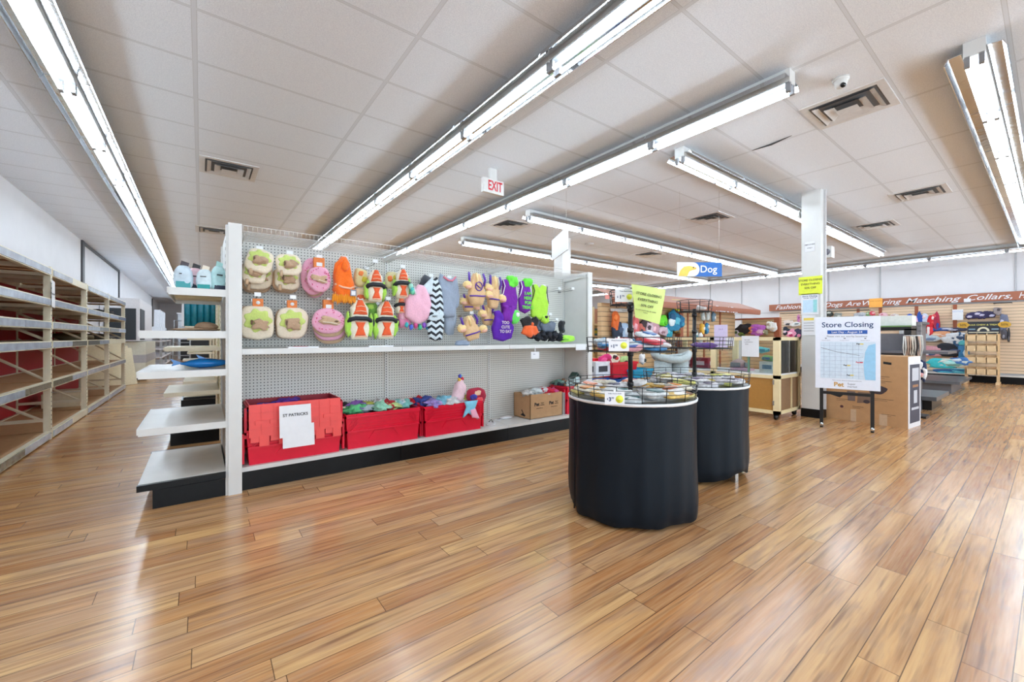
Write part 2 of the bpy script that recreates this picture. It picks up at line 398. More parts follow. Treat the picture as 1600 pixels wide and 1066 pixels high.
light_row(LP, 8, 4.25, .34, 'x', 'twin-tube fluorescent light with wide mirror wings in the row at upper right', 'lights at upper right')
light_row(LP, 13, 14.3, -3.0, 'y', 'fluorescent light in the row along the top of the right wall', 'lights along the right wall')
FASC = M('fascia_grey', (196, 196, 198), .6)

# ceiling vents
VB = M('vent_dark', (58, 58, 60), .6); VW = M('vent_white', (214, 214, 214), .4)
def make_vent():
    t = thing('ceiling_vent', 'x', 'vent')
    b = MB(); b.box(-.27, .27, -.27, .27, -.004, 0, M('vent_shadow', (104, 104, 106), .7)); b.build('backing', t)
    f = MB()
    for r0, r1, z in ((.29, .235, -.008),): 
        f.box(-r0, r0, -r0, -r1, z, 0, VW); f.box(-r0, r0, r1, r0, z, 0, VW); f.box(-r0, -r1, -r1, r1, z, 0, VW); f.box(r1, r0, -r1, r1, z, 0, VW)
    fo = f.build('frame', t)
    for r0, z in ((.215, .022), (.145, .032), (.075, .04)):
        c = MB(); q = r0-.06 if r0 > .08 else 0
        o = [(-r0, -r0), (r0, -r0), (r0, r0), (-r0, r0)]; i = [(-q, -q), (q, -q), (q, q), (-q, q)]
        if q:
            vs = [(x, y, -z) for x, y in o]+[(x, y, -z+.028) for x, y in i]; fs = [(k, k+4, (k+1) % 4+4, (k+1) % 4) for k in range(4)]
            vs += [(x, y, -z+.006) for x, y in o]+[(x, y, -z+.034) for x, y in i]; fs += [(8+k, 8+(k+1) % 4, 12+(k+1) % 4, 12+k) for k in range(4)]
        else: vs = [(x, y, -z) for x, y in o]; fs = [(3, 2, 1, 0), (0, 1, 2, 3)][:1]
        c.add(vs, fs, VW); c.build('louvre', fo)
    return t
V = make_vent(); V.location = (.27, 6.09, CEIL); tag(V, 'square ceiling vent between the left light row and the gondola, nearest of two')
for loc, l in (((.2, 9.8, CEIL), 'square ceiling vent just above the top left corner of the gondola'), ((4.59, 1.11, CEIL), 'large square ceiling vent beside the dome camera at upper right'),
               ((8.17, 1.17, CEIL), 'square ceiling vent right of the white column, near the upper right lights'), ((7.0, 3.6, CEIL), 'square ceiling vent above and left of the white column top'),
               ((4.5, 6.0, CEIL), 'small-looking ceiling vent below the EXIT sign, near the light row ends'), ((8.85, 6.1, CEIL), 'farthest ceiling vent, above the yellow spinner sign'),
               ((9.9, 2.0, CEIL), 'dark slot vent seen just right of the white column behind its light row')):
    dup(V, loc, 0, l)
t = thing('security_camera', 'small white dome camera mounted on the ceiling beside the large vent', 'camera', (4.05, 1.03, CEIL))
b = MB(); b.cyl((0, 0, -.02), (0, 0, 0), .055, WHITE, 20); b.lathe([(.045, -.02), (.043, -.045), (.03, -.068), (.012, -.078), (0, -.08)], (0, 0, 0), WHITE, 20); ho = b.build('housing', t)
b = MB(); b.cyl((-.02, -.015, -.06), (-.034, -.027, -.078), .017, M('lens_black', (12, 12, 14), .1), 16); b.build('lens', ho)
for x, y, l in ((6.81, 6.2, 'round flush ceiling speaker disc beyond the EXIT sign'), (8.2, 5.6, 'round flush ceiling detector disc left of the farthest vent')):
    b = MB(); b.cyl((0, 0, -.012), (0, 0, 0), .1, M('disc_grey', (196, 196, 197), .6), 24); tag(b.build('ceiling_speaker', loc=(x, y, CEIL)) if False else b.build('ceiling_speaker'), l, 'speaker').location = (x, y, CEIL)
# lifted tile gap
t = MB(); t.poly([(0, 0), (.2, -.004), (.4, 0), (.2, -.02)], .012, VB); o = t.build('ceiling_tile'); o.location = (4.8, 1.62, CEIL-.001); o.rotation_euler = (0, 0, PI/2-.1); tag(o, 'sagging ceiling tile edge with a dark gap left of the large vent', 'ceiling tile')

# EXIT sign
RED = M('exit_red', (214, 44, 62), .4)
t = thing('exit_sign', 'white ceiling sign with red EXIT letters hanging above the gondola', 'sign', (2.84, 4.15, 2.96), 0)
b = MB(); b.box(-.15, .15, -.025, .025, -.085, .085, M('exit_face', (222, 222, 220), .4)); b.build('sign_box', t)
b = MB(); b.box(-.05, .05, -.02, .02, .085, .22, WHITE); b.build('canopy_mount', t)
text('EXIT', .165, RED, t, (0.02, -.027, 0), bold=.02, sx=.62)
# Dog sign
t = thing('aisle_sign', 'blue hanging sign reading Dog with a yellow dog head on white', 'sign', (5.5, 2.62, 2.12))
t.location = (5.6, 3.03, 2.08)
SB = M('sign_blue', (20, 96, 176), .35); DY = M('dog_yellow', (232, 196, 84), .5)
b = MB(); b.box(-.43, .43, -.008, .008, -.135, .135, PAPER); b.build('panel', t)
arc = [(-.13+.13*math.sin(a), .135*math.cos(a)) for a in [PI*k/14 for k in range(15)]]
b = MB(); b.poly([(x, z) for x, z in arc]+[(.43, -.135), (.43, .135)], .003, SB, Matrix.Translation((0, -.011, 0))); b.build('blue_field', t)
b = MB(); b.poly([(-.41, -.13), (-.37, -.02), (-.3, .05), (-.2, .065), (-.12, .05), (-.06, .03), (-.07, 0), (-.14, -.015), (-.2, -.04), (-.24, -.13)], .003, DY, Matrix.Translation((0, -.012, 0))); b.cyl((-.12, -.014, .035), (-.12, -.012, .035), .012, INK, 10); b.build('dog_emblem', t)
text('Dog', .19, PAPER, t, (.17, -.0125, 0), bold=.012)
b = MB()
for x in (-.38, .38): b.tube([(x, 0, .135), (x, 0, (CEIL-2.08)/.74)], .0015, CHROME, 5)
b.build('hanging_wire', t)
t.rotation_euler = (0, 0, -.62); t.scale = (.74, .74, .74)

# column with notices
t = thing('column', 'square white painted column standing behind the Store Closing board', 'column', (6.93, 2.07, 0))
b = MB(); b.box(6.82, 7.05, 1.957, 2.185, .12, CEIL, WHITE); b.build('shaft', t, True)
b = MB(); b.box(6.812, 7.058, 1.949, 2.193, 0, .12, KICK); b.build('base_trim', t, True)
b = MB(); b.box(6.93, 6.96, 1.93, 1.957, .12, CEIL, M('conduit_grey', (200, 200, 202), .4)); b.build('conduit', t, True)
T90 = RZ(-PI/2)     # local -Y faces world -X
def facing_x(name, label, cat, X, x0, y0, x1, y1, mat, lines=(), depth=.004, group=None):
    """flat sheet on a plane X facing the camera side (-X), from image corners"""
    ya, za = PX(x0, y0, X); yb, zb = PX(x1, y1, X); cy, cz = (ya+yb)/2, (za+zb)/2; w_, h_ = abs(ya-yb), abs(za-zb)
    t = thing(name, label, cat, (X, cy, cz), -PI/2, group)
    b = MB(); b.box(-w_/2, w_/2, -depth, 0, -h_/2, h_/2, mat); b.build('sheet', t)
    for (s, sz, u, v, mm, bd) in lines: text(s, sz*h_, mm, t, (u*w_, -depth-.0006, v*h_), bold=bd)
    return t, w_, h_
YEL = M('neon_yellow', (228, 240, 70), .6); BLU = M('sky_print', (196, 222, 240), .6); TEAL = M('teal_print', (150, 212, 216), .6); TEXTG = M('grey_ink', (110, 110, 120), .6); GOLDY = M('gold_print', (238, 214, 90), .6)
facing_x('closing_notice', 'bright yellow store closing paper taped high on the white column', 'notice', 6.812, 1248, 434, 1285, 459, YEL, (('STORE CLOSING', .15, 0, .3, INK, .01), ('EVERYTHING', .15, 0, .08, INK, .01), ('50% OFF', .15, 0, -.13, INK, .01)))
t, w_, h_ = facing_x('map_notice', 'small white Store Closing map sheet taped to the column below the yellow paper', 'notice', 6.812, 1252, 460, 1279, 491, PAPER, (('Store Closing', .11, 0, .38, NAVY, .01), ('Last Day - August 24', .06, 0, .29, NAVY, .02)))
b = MB(); b.box(-w_*.4, w_*.2, -.0055, -.004, -h_*.4, h_*.2, BLU); b.box(w_*.2, w_*.42, -.0055, -.004, -h_*.4, h_*.2, TEAL); b.build('map_print', t)
t, w_, h_ = facing_x('price_notice', 'white notice with a yellow heading bar, lowest sheet on the column', 'notice', 6.812, 1253, 493, 1274, 524, PAPER, ())
b = MB(); b.box(-w_*.36, w_*.4, -.0055, -.004, h_*.24, h_*.36, GOLDY)
for k in range(4): b.box(-w_*.36, w_*.4, -.0052, -.004, h_*(.1-.13*k), h_*(.12-.13*k), TEXTG)
b.build('printed_lines', t)
facing_x('label_plate', 'tiny white label plate high on the column above the yellow paper', 'notice', 6.815, 1258, 379, 1273, 392, PAPER, (('EMPLOYEES', .17, 0, .2, INK, .01), ('ONLY', .17, 0, -.15, INK, .01)))
t = thing('speaker', 'small white box loudspeaker on the back corner of the column', 'speaker', (7.12, 1.96, 2.33)); b = MB(); b.box(-.06, .06, -.06, .06, -.08, .08, WHITE); b.build('cabinet', t); b = MB(); b.cyl((-.062, 0, 0), (-.06, 0, 0), .045, TEXTG, 16); b.build('speaker_cone', t)
t = thing('alarm_bell', 'small round white device on the side of the column near the lights', 'alarm', (6.9, 2.22, 2.9)); b = MB(); b.lathe([(0, .04), (.04, .035), (.06, .01), (.06, 0)], (0, 0, 0), WHITE, 20); b.v = [Vector((p.x, p.z, p.y)) for p in b.v]; b.build('cover', t); b = MB(); b.cyl((0, -.035, 0), (0, 0, 0), .03, WHITE, 12); b.build('mount', t)

# distant square column and hanging banner over the gondola
t = thing('column', 'far white column rising behind the gondola top beside the thin hanging sign', 'column', (6.0, 6.2, 0)); b = MB(); b.box(-.12, .12, -.12, .12, .1, CEIL, WHITE); b.build('shaft', t); b = MB(); b.box(-.125, .125, -.125, .125, 0, .1, KICK); b.build('base_trim', t)
t = thing('aisle_sign', 'white aisle sign seen edge-on hanging above the right end of the gondola', 'sign', (4.25, 4.45, 2.5), math.radians(62)); b = MB(); b.box(-.42, .42, -.008, .008, -.16, .16, PAPER); b.build('panel', t)
b = MB()
for x in (-.35, .35): b.tube([(x, 0, .16), (x, 0, CEIL-2.5)], .0015, CHROME, 5)
b.build('hanging_wire', t)

# ------------------------------------------------------------------ left racking
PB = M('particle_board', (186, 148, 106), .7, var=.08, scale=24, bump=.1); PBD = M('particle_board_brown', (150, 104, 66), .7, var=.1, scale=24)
REDB = M('red_back_panel', (176, 26, 42), .6); RC = CREAM
XF, XB = -1.32, -1.98
YS = [3.1, 4.88, 6.65, 8.42, 10.2, 12.2]
LV = [1.885, 1.55, 1.30, 1.085, .65, .10]
nm = ['nearest', 'second', 'third', 'fourth', 'farthest']
for i in range(5):
    ya, yb = YS[i], YS[i+1]
    t = thing('storage_rack', ['cream steel storage rack bay at the left picture edge, nearest of the row', 'cream steel storage rack bay with the white paper tag on its far post', 'cream storage rack bay right of the paper tag, still backed with red panel', 'cream storage rack bay with cream boards leaning inside', 'farthest cream storage rack bay, before the white cabinet'][i], 'storage rack', (XF, ya, 0), group=None)
    ends = [ya] if i < 4 else [ya, yb-.07]
    for y in ends:
        for x in (XF, XB):
            b = MB(); b.box(x-.055, x, y, y+.065, 0, 1.9, RC)
            if x == XF:
                for k in range(36): b.box(x-.0005, x+.0015, y+.025, y+.04, .06+.05*k, .075+.05*k, VB)
            b.build('post', t, True)
        for z in (.2, 1.45, 1.8): b = MB(); b.box(XB, XF-.05, y+.02, y+.05, z, z+.035, RC); b.build('cross_brace', t, True)
        for za, zb in ((.62, .2), (1.1, .66), (1.45, 1.1)): b = MB(); b.cyl((XB, y+.035, za), (XF-.05, y+.035, zb), .016, RC, 6); b.build('diagonal_brace', t, True)
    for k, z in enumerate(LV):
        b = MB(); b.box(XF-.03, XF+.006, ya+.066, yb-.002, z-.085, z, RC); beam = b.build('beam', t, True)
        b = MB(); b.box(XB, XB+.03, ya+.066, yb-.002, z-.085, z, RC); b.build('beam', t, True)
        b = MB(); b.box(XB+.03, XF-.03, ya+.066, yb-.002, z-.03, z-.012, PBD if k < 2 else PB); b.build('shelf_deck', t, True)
        if k < 2:
            for q in (.35, .65): b = MB(); b.box(XB+.03, XF-.03, ya+(yb-ya)*q, ya+(yb-ya)*q+.04, z-.075, z-.031, RC); b.build('deck_support', t, True)
        if not (k == 0 and i in (0,)) and not (k == 3 and i == 4):
            n_ = 2
            for q in range(n_):
                if (i*7+k*3+q) % 5 == 0 and k in (0, 5): continue
                a = ya+.08+(yb-ya-.1)*q/n_
                b = MB(); b.box(XF+.006, XF+.013, a, a+(yb-ya)/n_-.06, z-.075, z-.012, PLASTIC if (i+k+q) % 6 else M('strip_dark', (110, 108, 92), .15, var=.3, scale=12)); b.build('price_strip', beam, True)
    if i < 5:
        b = MB(); b.box(XB-.02, XB-.005, ya+.068, yb-(.25 if i == 4 else .004), .02, 1.86, REDB); b.build('back_panel', t, True)
t = thing('paper_tag', 'white paper price tag hanging from the front post of the racking', 'tag', (XF+.02, 6.66, 1.6)); b = MB(); b.poly([(-.06, -.14), (.07, -.15), (.06, .14), (-.05, .15)], .002, PAPER, RZ(PI/2)); b.build('sheet', t)
b = MB(); b.box(0, .003, -.05, .05, -.008, .008, TEXTG); b.build('printed_line', t)
# leaning boards in the far bays
BRD = M('cream_board', (226, 216, 186), .6)
for k in range(7):
    y = 12.35+.19*k; z0 = 0.0
    t = MB(); a = .35; T = Matrix.Translation((-1.8+.06*k, y-.06*k, z0)) @ Matrix.Rotation(.55, 4, 'Z') @ Matrix.Rotation(-.1-.03*k, 4, 'X')
    t.box(-.2, .26, 0, .02, 0.01, 1.2-.05*k, BRD, T); o = t.build('wooden_board')
    tag(o, 'cream shelf board leaning just beyond the far end of the racking', 'board', 'cream boards leaning past the racking')
for k, (y, z, w_, c, l) in enumerate(((11.2, 1.55, .5, (40, 40, 44), 'black crumpled bag on the upper level of the farthest rack bay'), (9.3, 1.085, .6, (120, 108, 80), 'brown folded pad lying on the fourth rack bay'), (11.0, 1.085, .5, (96, 92, 84), 'dark folded bundle on the farthest rack bay mid level'))):
    b = MB(); b.blob((0, 0, .06), (.22, w_/2, .06), M('bag%d' % k, c, .6), 2, .4, k+3); o = b.build('folded_bundle'); o.location = (-1.6, y, z-.012); tag(o, l, 'bundle')
t = thing('shipping_box', 'plain cardboard box on the bottom level of the fourth rack bay', 'box', (-1.65, 9.1, .09)); b = MB(); b.box(-.2, .2, -.25, .25, 0, .2, BRD); b.build('body', t); b = MB(); b.box(-.2, .2, -.02, .02, .2, .203, PAPER); b.build('packing_tape', t)

# ------------------------------------------------------------------ far left aisle: cabinets, ladder, shelving, blue sign
GREYB = M('dark_door', (48, 54, 60), .5); LW = M('light_white', (232, 232, 236), .5); GRM = M('grey_metal', (168, 170, 172), .35, .3)
t = thing('tall_cabinet', 'tall white cabinet with a dark grey door beyond the racking', 'cabinet', (-1.64, 16.2, 0))
b = MB(); b.box(-.37, .37, -1.9, 1.4, 1.02, 2.12, LW); b.build('body', t)
b = MB(); b.box(.37, .385, -1.85, -.9, 1.05, 1.86, GREYB); b.build('door', t)
b = MB(); b.box(-.3, .3, -1.915, -1.9, 1.05, 1.86, GREYB); b.build('side_panel', t)
t = thing('bin_cabinet', 'low cream tote stand under the tall white cabinet', 'cabinet', (-1.59, 15.9, 0))
b = MB(); b.box(-.42, .42, -1.45, 1.45, .12, 1.0, M('tote_cream', (222, 222, 206), .5)); b.build('body', t)
b = MB(); b.box(-.425, .43, -1.455, 1.455, .45, .66, M('tote_grey', (186, 184, 186), .5)); b.build('band', t)
for y in (-1.3, 1.3): b = MB(); b.box(-.3, .3, y-.1, y+.1, 0, .12, BLACK); b.build('foot', t)
t = thing('metal_shelving', 'galvanised open shelving unit beyond the cream tote stand', 'shelving', (-1.5, 20.5, 0))
for y in (-2.4, 0, 2.4):
    for x in (-.3, .42):
        b = MB(); b.box(x-.03, x+.03, y-.03, y+.03, 0, 1.26, GRM); b.build('post', t)
for z in (.12, .42, .7, .96, 1.22):
    b = MB(); b.box(-.33, .45, -2.45, 2.45, z, z+.04, LW); b.build('shelf', t)
b = MB(); b.box(-.36, -.34, -2.4, 2.4, .1, 1.26, BLACK); b.build('back_panel', t)
for k in range(4):
    t = thing('display_tray', 'clear tilted plastic tray standing on top of the galvanised shelving', 'tray', (-1.25, 18.6+.75*k, 1.262), group='clear trays on the far shelving')
    b = MB(); T = Matrix.Rotation(-.3, 4, 'X'); b.box(-.05, .12, 0, .05, 0.015, .85, M('clear_tray', (226, 230, 236), .2), T); b.box(-.1, .16, -.02, .07, 0.015, .22, M('clear_tray', (226, 230, 236), .2), T); b.build('tray_body', t)
# rolling step ladder
t = thing('step_ladder', 'grey rolling step ladder in the far left aisle before the dark shelf', 'ladder', (-.72, 24.4, 0))
for x in (-.3, .3):
    b = MB(); b.tube([(x, -.9, .08), (x, .5, 1.25), (x, .9, 1.25), (x, .9, .08)], .025, GRM, 6); b.tube([(x, .5, 1.25), (x, .55, 1.9), (x, .95, 1.9), (x, .9, 1.25)], .02, GRM, 6); b.build('side_rail', t)
for k in range(4):
    b = MB(); b.box(-.3, .3, -.75+.35*k, -.55+.35*k, .27+.29*k, .3+.29*k, GRM); b.build('step', t)
for x in (-.3, .3): b = MB(); b.cyl((x-.02, -.88, .04), (x+.02, -.88, .04), .04, BLACK, 10); b.build('caster', t)
b = MB(); b.tube([(-.3, .95, 1.9), (.3, .95, 1.9)], .02, GRM, 6); b.build('hand_rail', t)
t = thing('display_cabinet', 'large pale cabinet with blue banners at the far end of the left aisle', 'cabinet', (.55, 27.0, 0))
b = MB(); b.box(-1.5, 1.3, 0, .6, 0, 2.3, M('pale_blue', (214, 222, 230), .5)); b.build('body', t)
b = MB(); b.box(-1.3, 1.1, -.02, 0, 1.72, 2.05, M('banner_blue', (40, 90, 170), .5)); b.box(-1.3, 1.1, -.02, 0, .85, 1.2, M('banner_blue', (40, 90, 170), .5)); b.build('banner', t)
b = MB(); b.box(-1.55, 1.35, -.05, .62, 2.3, 2.36, LW); b.build('cornice', t)
t = thing('low_shelving', 'black low shelving unit standing before the pale blue cabinet', 'shelving', (.1, 25.5, 0))
b = MB(); b.box(-.9, 1.2, 0, .5, 0, 1.0, BLACK); b.build('body', t)
b = MB(); b.box(-.95, 1.25, -.05, .55, 1.0, 1.05, LW); b.build('top', t)

# ------------------------------------------------------------------ endcap shelf units
UND = M('shelf_underside', (206, 190, 150), .5)
def endcap(label, x_out, x_in, y0, y1, shelves, body=1.2, col=WHITE, topz=1.93, pnl=WHITE):
    t = thing('endcap_shelving', label, 'shelving', (x_in, y0, 0))
    b = MB(); b.box(x_in, x_in+.025, y0+.03, y1-.03, 0, topz, M('endcap_back', (214, 206, 160), .5) if col is CREAM else WHITE); b.build('back_panel', t, True)
    for y in (y0, y1-.04):
        b = MB(); b.box(x_in-.012, x_in+.03, y, y+.04, 0, topz, col)
        for k in range(int(topz/.05)-1): b.box(x_in-.0135, x_in-.0115, y+.015, y+.025, .05+.05*k, .07+.05*k, VB)
        b.build('upright', t, True)
    b = MB(); b.box(-.255, x_in-.01, y0+.01, y1-.01, 0, .13, KICK); b.box(-.25, x_in-.02, y0-.002, y0+.01, .015, .125, KICK); b.build('kick_base', t, True)
    for yy in (y0-.03, y1): b = MB(); b.box(x_out-.005, x_in-.012, yy, yy+.03, .135, .175, KICK); b.build('base_trim', t, True)
    b = MB(); b.box(x_out, x_in-.012, y0, y1, .13, .177, M('worn_shelf', (214, 212, 206), .28, var=.08, scale=5) if col is WHITE else col); b.build('base_deck', t, True)
    for (z, xo, th) in shelves:
        b = MB(); b.box(xo, x_in-.012, y0, y1, z-.012, z, M('worn_shelf', (214, 212, 206), .28, var=.08, scale=5) if col is WHITE else col)
        b.box(xo-.008, xo, y0, y1, z-th*.8, z+.002, col); b.box(xo, x_in-.012, y0-.006, y0, z-th, z+.001, col); b.box(xo, x_in-.012, y1, y1+.006, z-th, z+.001, col)
        b.box(xo+.006, x_in-.02, y0+.008, y1-.008, z-.02, z-.0125, UND)
        b.box(xo+.02, x_in-.02, (y0+y1)/2-.03, (y0+y1)/2+.03, z-.04, z-.02, UND)
        o = b.build('shelf', t, True)
    return t
E1 = endcap('white end-of-aisle shelf unit with five empty-looking shelves on the left of the gondola', -.325, .15, 3.56, 4.5, [(.53, -.325, .045), (.9, -.325, .045), (1.17, -.318, .05), (1.463, -.175, .05)])
endcap('cream endcap shelf unit directly behind the white one', -.3, .17, 5.5, 6.4, [(.55, -.3, .04), (1.02, -.3, .04)], col=CREAM, topz=1.6)
endcap('cream endcap shelf unit holding the blue packages, third from the front', -.22, .2, 8.3, 9.2, [(.42, -.22, .04), (1.3, -.2, .04)], col=CREAM, topz=1.85)
endcap('cream endcap shelf unit with stacked flat packs, fourth from the front', -.15, .2, 10.5, 11.4, [(.5, -.22, .04), (.82, -.22, .04), (1.1, -.22, .04)], col=CREAM, topz=1.75)
endcap('farthest cream endcap shelf unit at the end of the row', -.1, .2, 14.4, 15.3, [(.5, -.4, .04), (.85, -.4, .04), (1.15, -.4, .04)], col=CREAM, topz=1.6)
for k, (y, z, w_, dd, hh, c, l) in enumerate(((10.95, .865+.0, .34, .7, .05, (228, 216, 180), 'cream flat pack lying on the fourth endcap'), (10.95, 1.14, .3, .6, .06, (206, 208, 70), 'yellow-green pack on the fourth endcap'), (14.9, 1.19, .4, .7, .3, (190, 176, 130), 'tan carton on the farthest endcap'))):
    t = thing('product_pack', l, 'pack', (-.02, y, z-.04)); b = MB(); b.box(-w_/2, w_/2, -dd/2, dd/2, .0, hh, M('pk%d' % k, c, .5)); b.build('carton', t); b = MB(); b.box(-w_/2-.002, -w_/2, -dd/4, dd/4, hh*.3, hh*.7, PAPER); b.build('label_panel', t)

# products on the white endcap
def bag(name, label, loc, w_, h_, d_, c1, c2, seed, topc=(60, 50, 56), rz=0, band=.3):
    t = thing(name, label, 'bag', loc, rz)
    m1 = M('pouch_%d' % seed, c1, .3, var=.1, scale=40, bump=.2); m2 = M('pouch_band_%d' % seed, c2, .35)
    pts = []
    for k in range(24):
        a = k/24*2*PI; x = math.cos(a); z = math.sin(a); x = math.copysign(abs(x)**.5, x); z = math.copysign(abs(z)**.55, z)
        wz = 1-.35*max(0, z)**2; pts.append((x*w_/2*wz, (z+1)*h_/2))
    b = MB(); b.puff(pts, d_, m1, jit=.25, seed=seed); b.build('pouch', t)
    b = MB(); b.box(-w_*.36, w_*.36, -d_/2-.004, -d_/2+.01, h_*.04, h_*band, m2); b.build('front_band', t)
    b = MB(); b.poly([(-w_*.2, h_*.9), (w_*.22, h_*.88), (w_*.3, h_*1.12), (-w_*.1, h_*1.2)], .006, M('hanger_%d' % seed, topc, .4)); b.build('header_card', t)
    b = MB(); b.box(-w_*.2, w_*.15, -d_/2-.006, -d_/2+.006, h_*.6, h_*.64, INK); b.build('printed_name', t)
    return t
bag('treat_bag', 'pale blue treat bag with teal base band, left on the top endcap shelf', (-.1, 3.68, 1.465), .11, .165, .07, (196, 214, 226), (30, 140, 144), 1)
bag('treat_bag', 'pink-edged treat bag with dark header behind the left pale bag', (-.035, 3.8, 1.465), .11, .17, .05, (226, 190, 200), (40, 60, 76), 2, (30, 26, 30), .2)
bag('treat_bag', 'pale treat bag with teal corners, middle of the top endcap shelf', (.02, 3.68, 1.465), .1, .15, .06, (206, 222, 228), (36, 150, 150), 3, (230, 220, 200), -.2, .25)
bag('treat_bag', 'mint and pink treat bag right on the top endcap shelf', (.1, 3.67, 1.465), .095, .18, .06, (176, 214, 216), (40, 48, 70), 4, (170, 214, 210), .3, .2)
bag('treat_bag', 'slim pale pink bag half behind the mint bag on the top shelf', (.12, 3.85, 1.465), .07, .14, .04, (226, 214, 222), (60, 50, 60), 5)
# teal box pack behind, tan bed, blue shark toy
t = thing('blue_package', 'teal ribbed package standing on the cream endcap behind the white one', 'package', (.02, 8.7, 1.3)); b = MB()
for k in range(5): b.cyl((-.2+.085*k, -.25, 0), (-.2+.085*k, -.25, .5), .045, M('teal_pack', (24, 120, 140), .3, var=.2, scale=20), 12)
b.build('body', t); b = MB(); b.box(-.25, .2, -.3, -.2, .5, .52, PAPER); b.build('header', t); b = MB(); b.box(-.27, -.24, -.28, .1, 0, .5, PAPER); b.build('side_label', t)
TAN = M('tan_fleece', (190, 160, 132), .9, var=.08, scale=60, bump=.3)
t = thing('pet_bed', 'flat tan pet bed with a rounded bolster on the fourth endcap shelf', 'pet bed', (.0, 4.02, 1.172)); b = MB(); b.blob((-.03, 0, .014), (.15, .2, .014), TAN, 3, .08, 2); b.build('cushion', t)
b = MB(); b.blob((.03, 0, .04), (.075, .13, .033), TAN, 3, .1, 3); b.build('bolster', t)
BT = M('toy_blue', (20, 120, 196), .18, var=.1)
t = thing('toy_shark', 'glossy blue plastic fish toy lying on the middle endcap shelf', 'toy', (.02, 3.8, .9))
b = MB()
prof = [(-.17, .0, .004), (-.14, .03, .012), (-.1, .055, .022), (-.04, .07, .03), (.03, .066, .032), (.08, .045, .024), (.115, .024, .012), (.14, .012, .006)]
vs = []; n = 14
for (x, ry, rz_) in prof:
    for k in range(n): vs.append((x, math.cos(2*PI*k/n)*max(ry, .003), .036+math.sin(2*PI*k/n)*rz_*1.1))
fs = [(i*n+k, i*n+(k+1) % n, (i+1)*n+(k+1) % n, (i+1)*n+k) for i in range(len(prof)-1) for k in range(n)]+[tuple(range(n)), tuple(reversed(range((len(prof)-1)*n, len(prof)*n)))]
b.add([(-p[0], p[1], p[2]) for p in vs], [tuple(reversed(f)) for f in fs], BT, True); b.build('body', t)
b = MB(); b.poly([(.03, .06), (-.03, .06), (-.05, .1), (-.03, .09)], .008, BT); b.build('dorsal_fin', t)
b = MB(); b.poly([(-.12, .04), (-.2, .075), (-.18, .045), (-.19, .02)], .012, BT); b.build('tail_fin', t)

# ------------------------------------------------------------------ the gondola
GX0, GX1, GYF, GYB, GZ = .235, 3.88, 3.58, 3.98, 1.91
t = thing('gondola_shelving', 'long off-white pegboard gondola with a wire top shelf in the middle of the store', 'shelving', (GX0, GYF, 0))
for (a, b_) in ((.153, GX0), (GX1, 3.955)):
    m = MB(); m.box(a, b_, 3.545, 4.45, 0, 1.945, WHITE)
    m.build('end_panel', t, True)
for k in range(4):
    x = GX0+(GX1-GX0)*k/3
    m = MB(); m.box(x-.014, x+.014, GYB-.012, GYB, .15, GZ, WHITE)
    for q in range(68): m.box(x-.003, x+.003, GYB-.014, GYB-.0115, .17+.0254*q, .184+.0254*q, VB)
    m.build('upright', t, True)
m = MB(); 
for q in range(72): m.box(3.877, 3.8805, 3.57, 3.576, .1+.0254*q, .114+.0254*q, VB)
m.build('slot_strip', t, True)
for k in range(3):
    xa, xb = GX0+(GX1-GX0)*k/3, GX0+(GX1-GX0)*(k+1)/3
    m = MB(); m.box(xa, xb, GYB, GYB+.02, .1, GZ, PEG_M); m.build('pegboard_panel', t, True)
    m = MB(); m.box(xa+.002, xb-.002, 3.585, GYB, .14, .172, WHITE); m.build('base_deck', t, True)
    m = MB(); m.box(xa+.002, xb-.002, 3.6, 3.62, 0, .14, KICK); m.build('kick_plate', t, True)
    m = MB(); m.box(xa+.002, xb-.002, 3.585, GYB-.014, 1.028, 1.04, WHITE); m.box(xa+.002, xb-.002, 3.565, 3.587, 1.0, 1.042, WHITE)
    m.box(xa+.01, xb-.01, 3.59, GYB-.014, 1.005, 1.027, UND); m.build('shelf', t, True)
    m = MB()
    for q in range(9): 
        y = 3.6+(GYB-.02-3.6)*q/8; m.tube([(xa+.006, y, GZ-.005+.0*q), (xb-.006, y, GZ-.005)], .0028, WHITE, 5)
    n_ = 40
    for q in range(n_+1):
        x = xa+.01+(xb-xa-.02)*q/n_; m.tube([(x, GYB-.02, GZ), (x, 3.6, GZ), (x, 3.59, GZ+.035)], .0016, WHITE, 4)
    m.tube([(xa+.006, 3.59, GZ+.036), (xb-.006, 3.59, GZ+.036)], .003, WHITE, 5)
    m.build('wire_shelf', t, True)
    for x in (xa+.02, xb-.03):
        m = MB(); m.add([(x, GYB-.01, GZ-.012), (x, 3.62, GZ-.012), (x, 3.62, GZ-.03), (x, GYB-.01, GZ-.055), (x+.004, GYB-.01, GZ-.012), (x+.004, 3.62, GZ-.012), (x+.004, 3.62, GZ-.03), (x+.004, GYB-.01, GZ-.055)], [(0, 1, 2, 3), (7, 6, 5, 4), (0, 4, 5, 1), (1, 5, 6, 2), (2, 6, 7, 3), (3, 7, 4, 0)], WHITE); m.build('shelf_bracket', t, True)
m = MB(); m.box(.155, 3.95, 4.02, 4.44, 0, .17, WHITE); m.build('rear_base', t, True)
b = MB(); b.box(-.09, .09, 0, .004, -.035, .035, PAPER); o = b.build('price_label'); o.location = (3.76, 3.555, 1.0); tag(o, 'blank white shelf label at the right end of the gondola middle shelf', 'label')
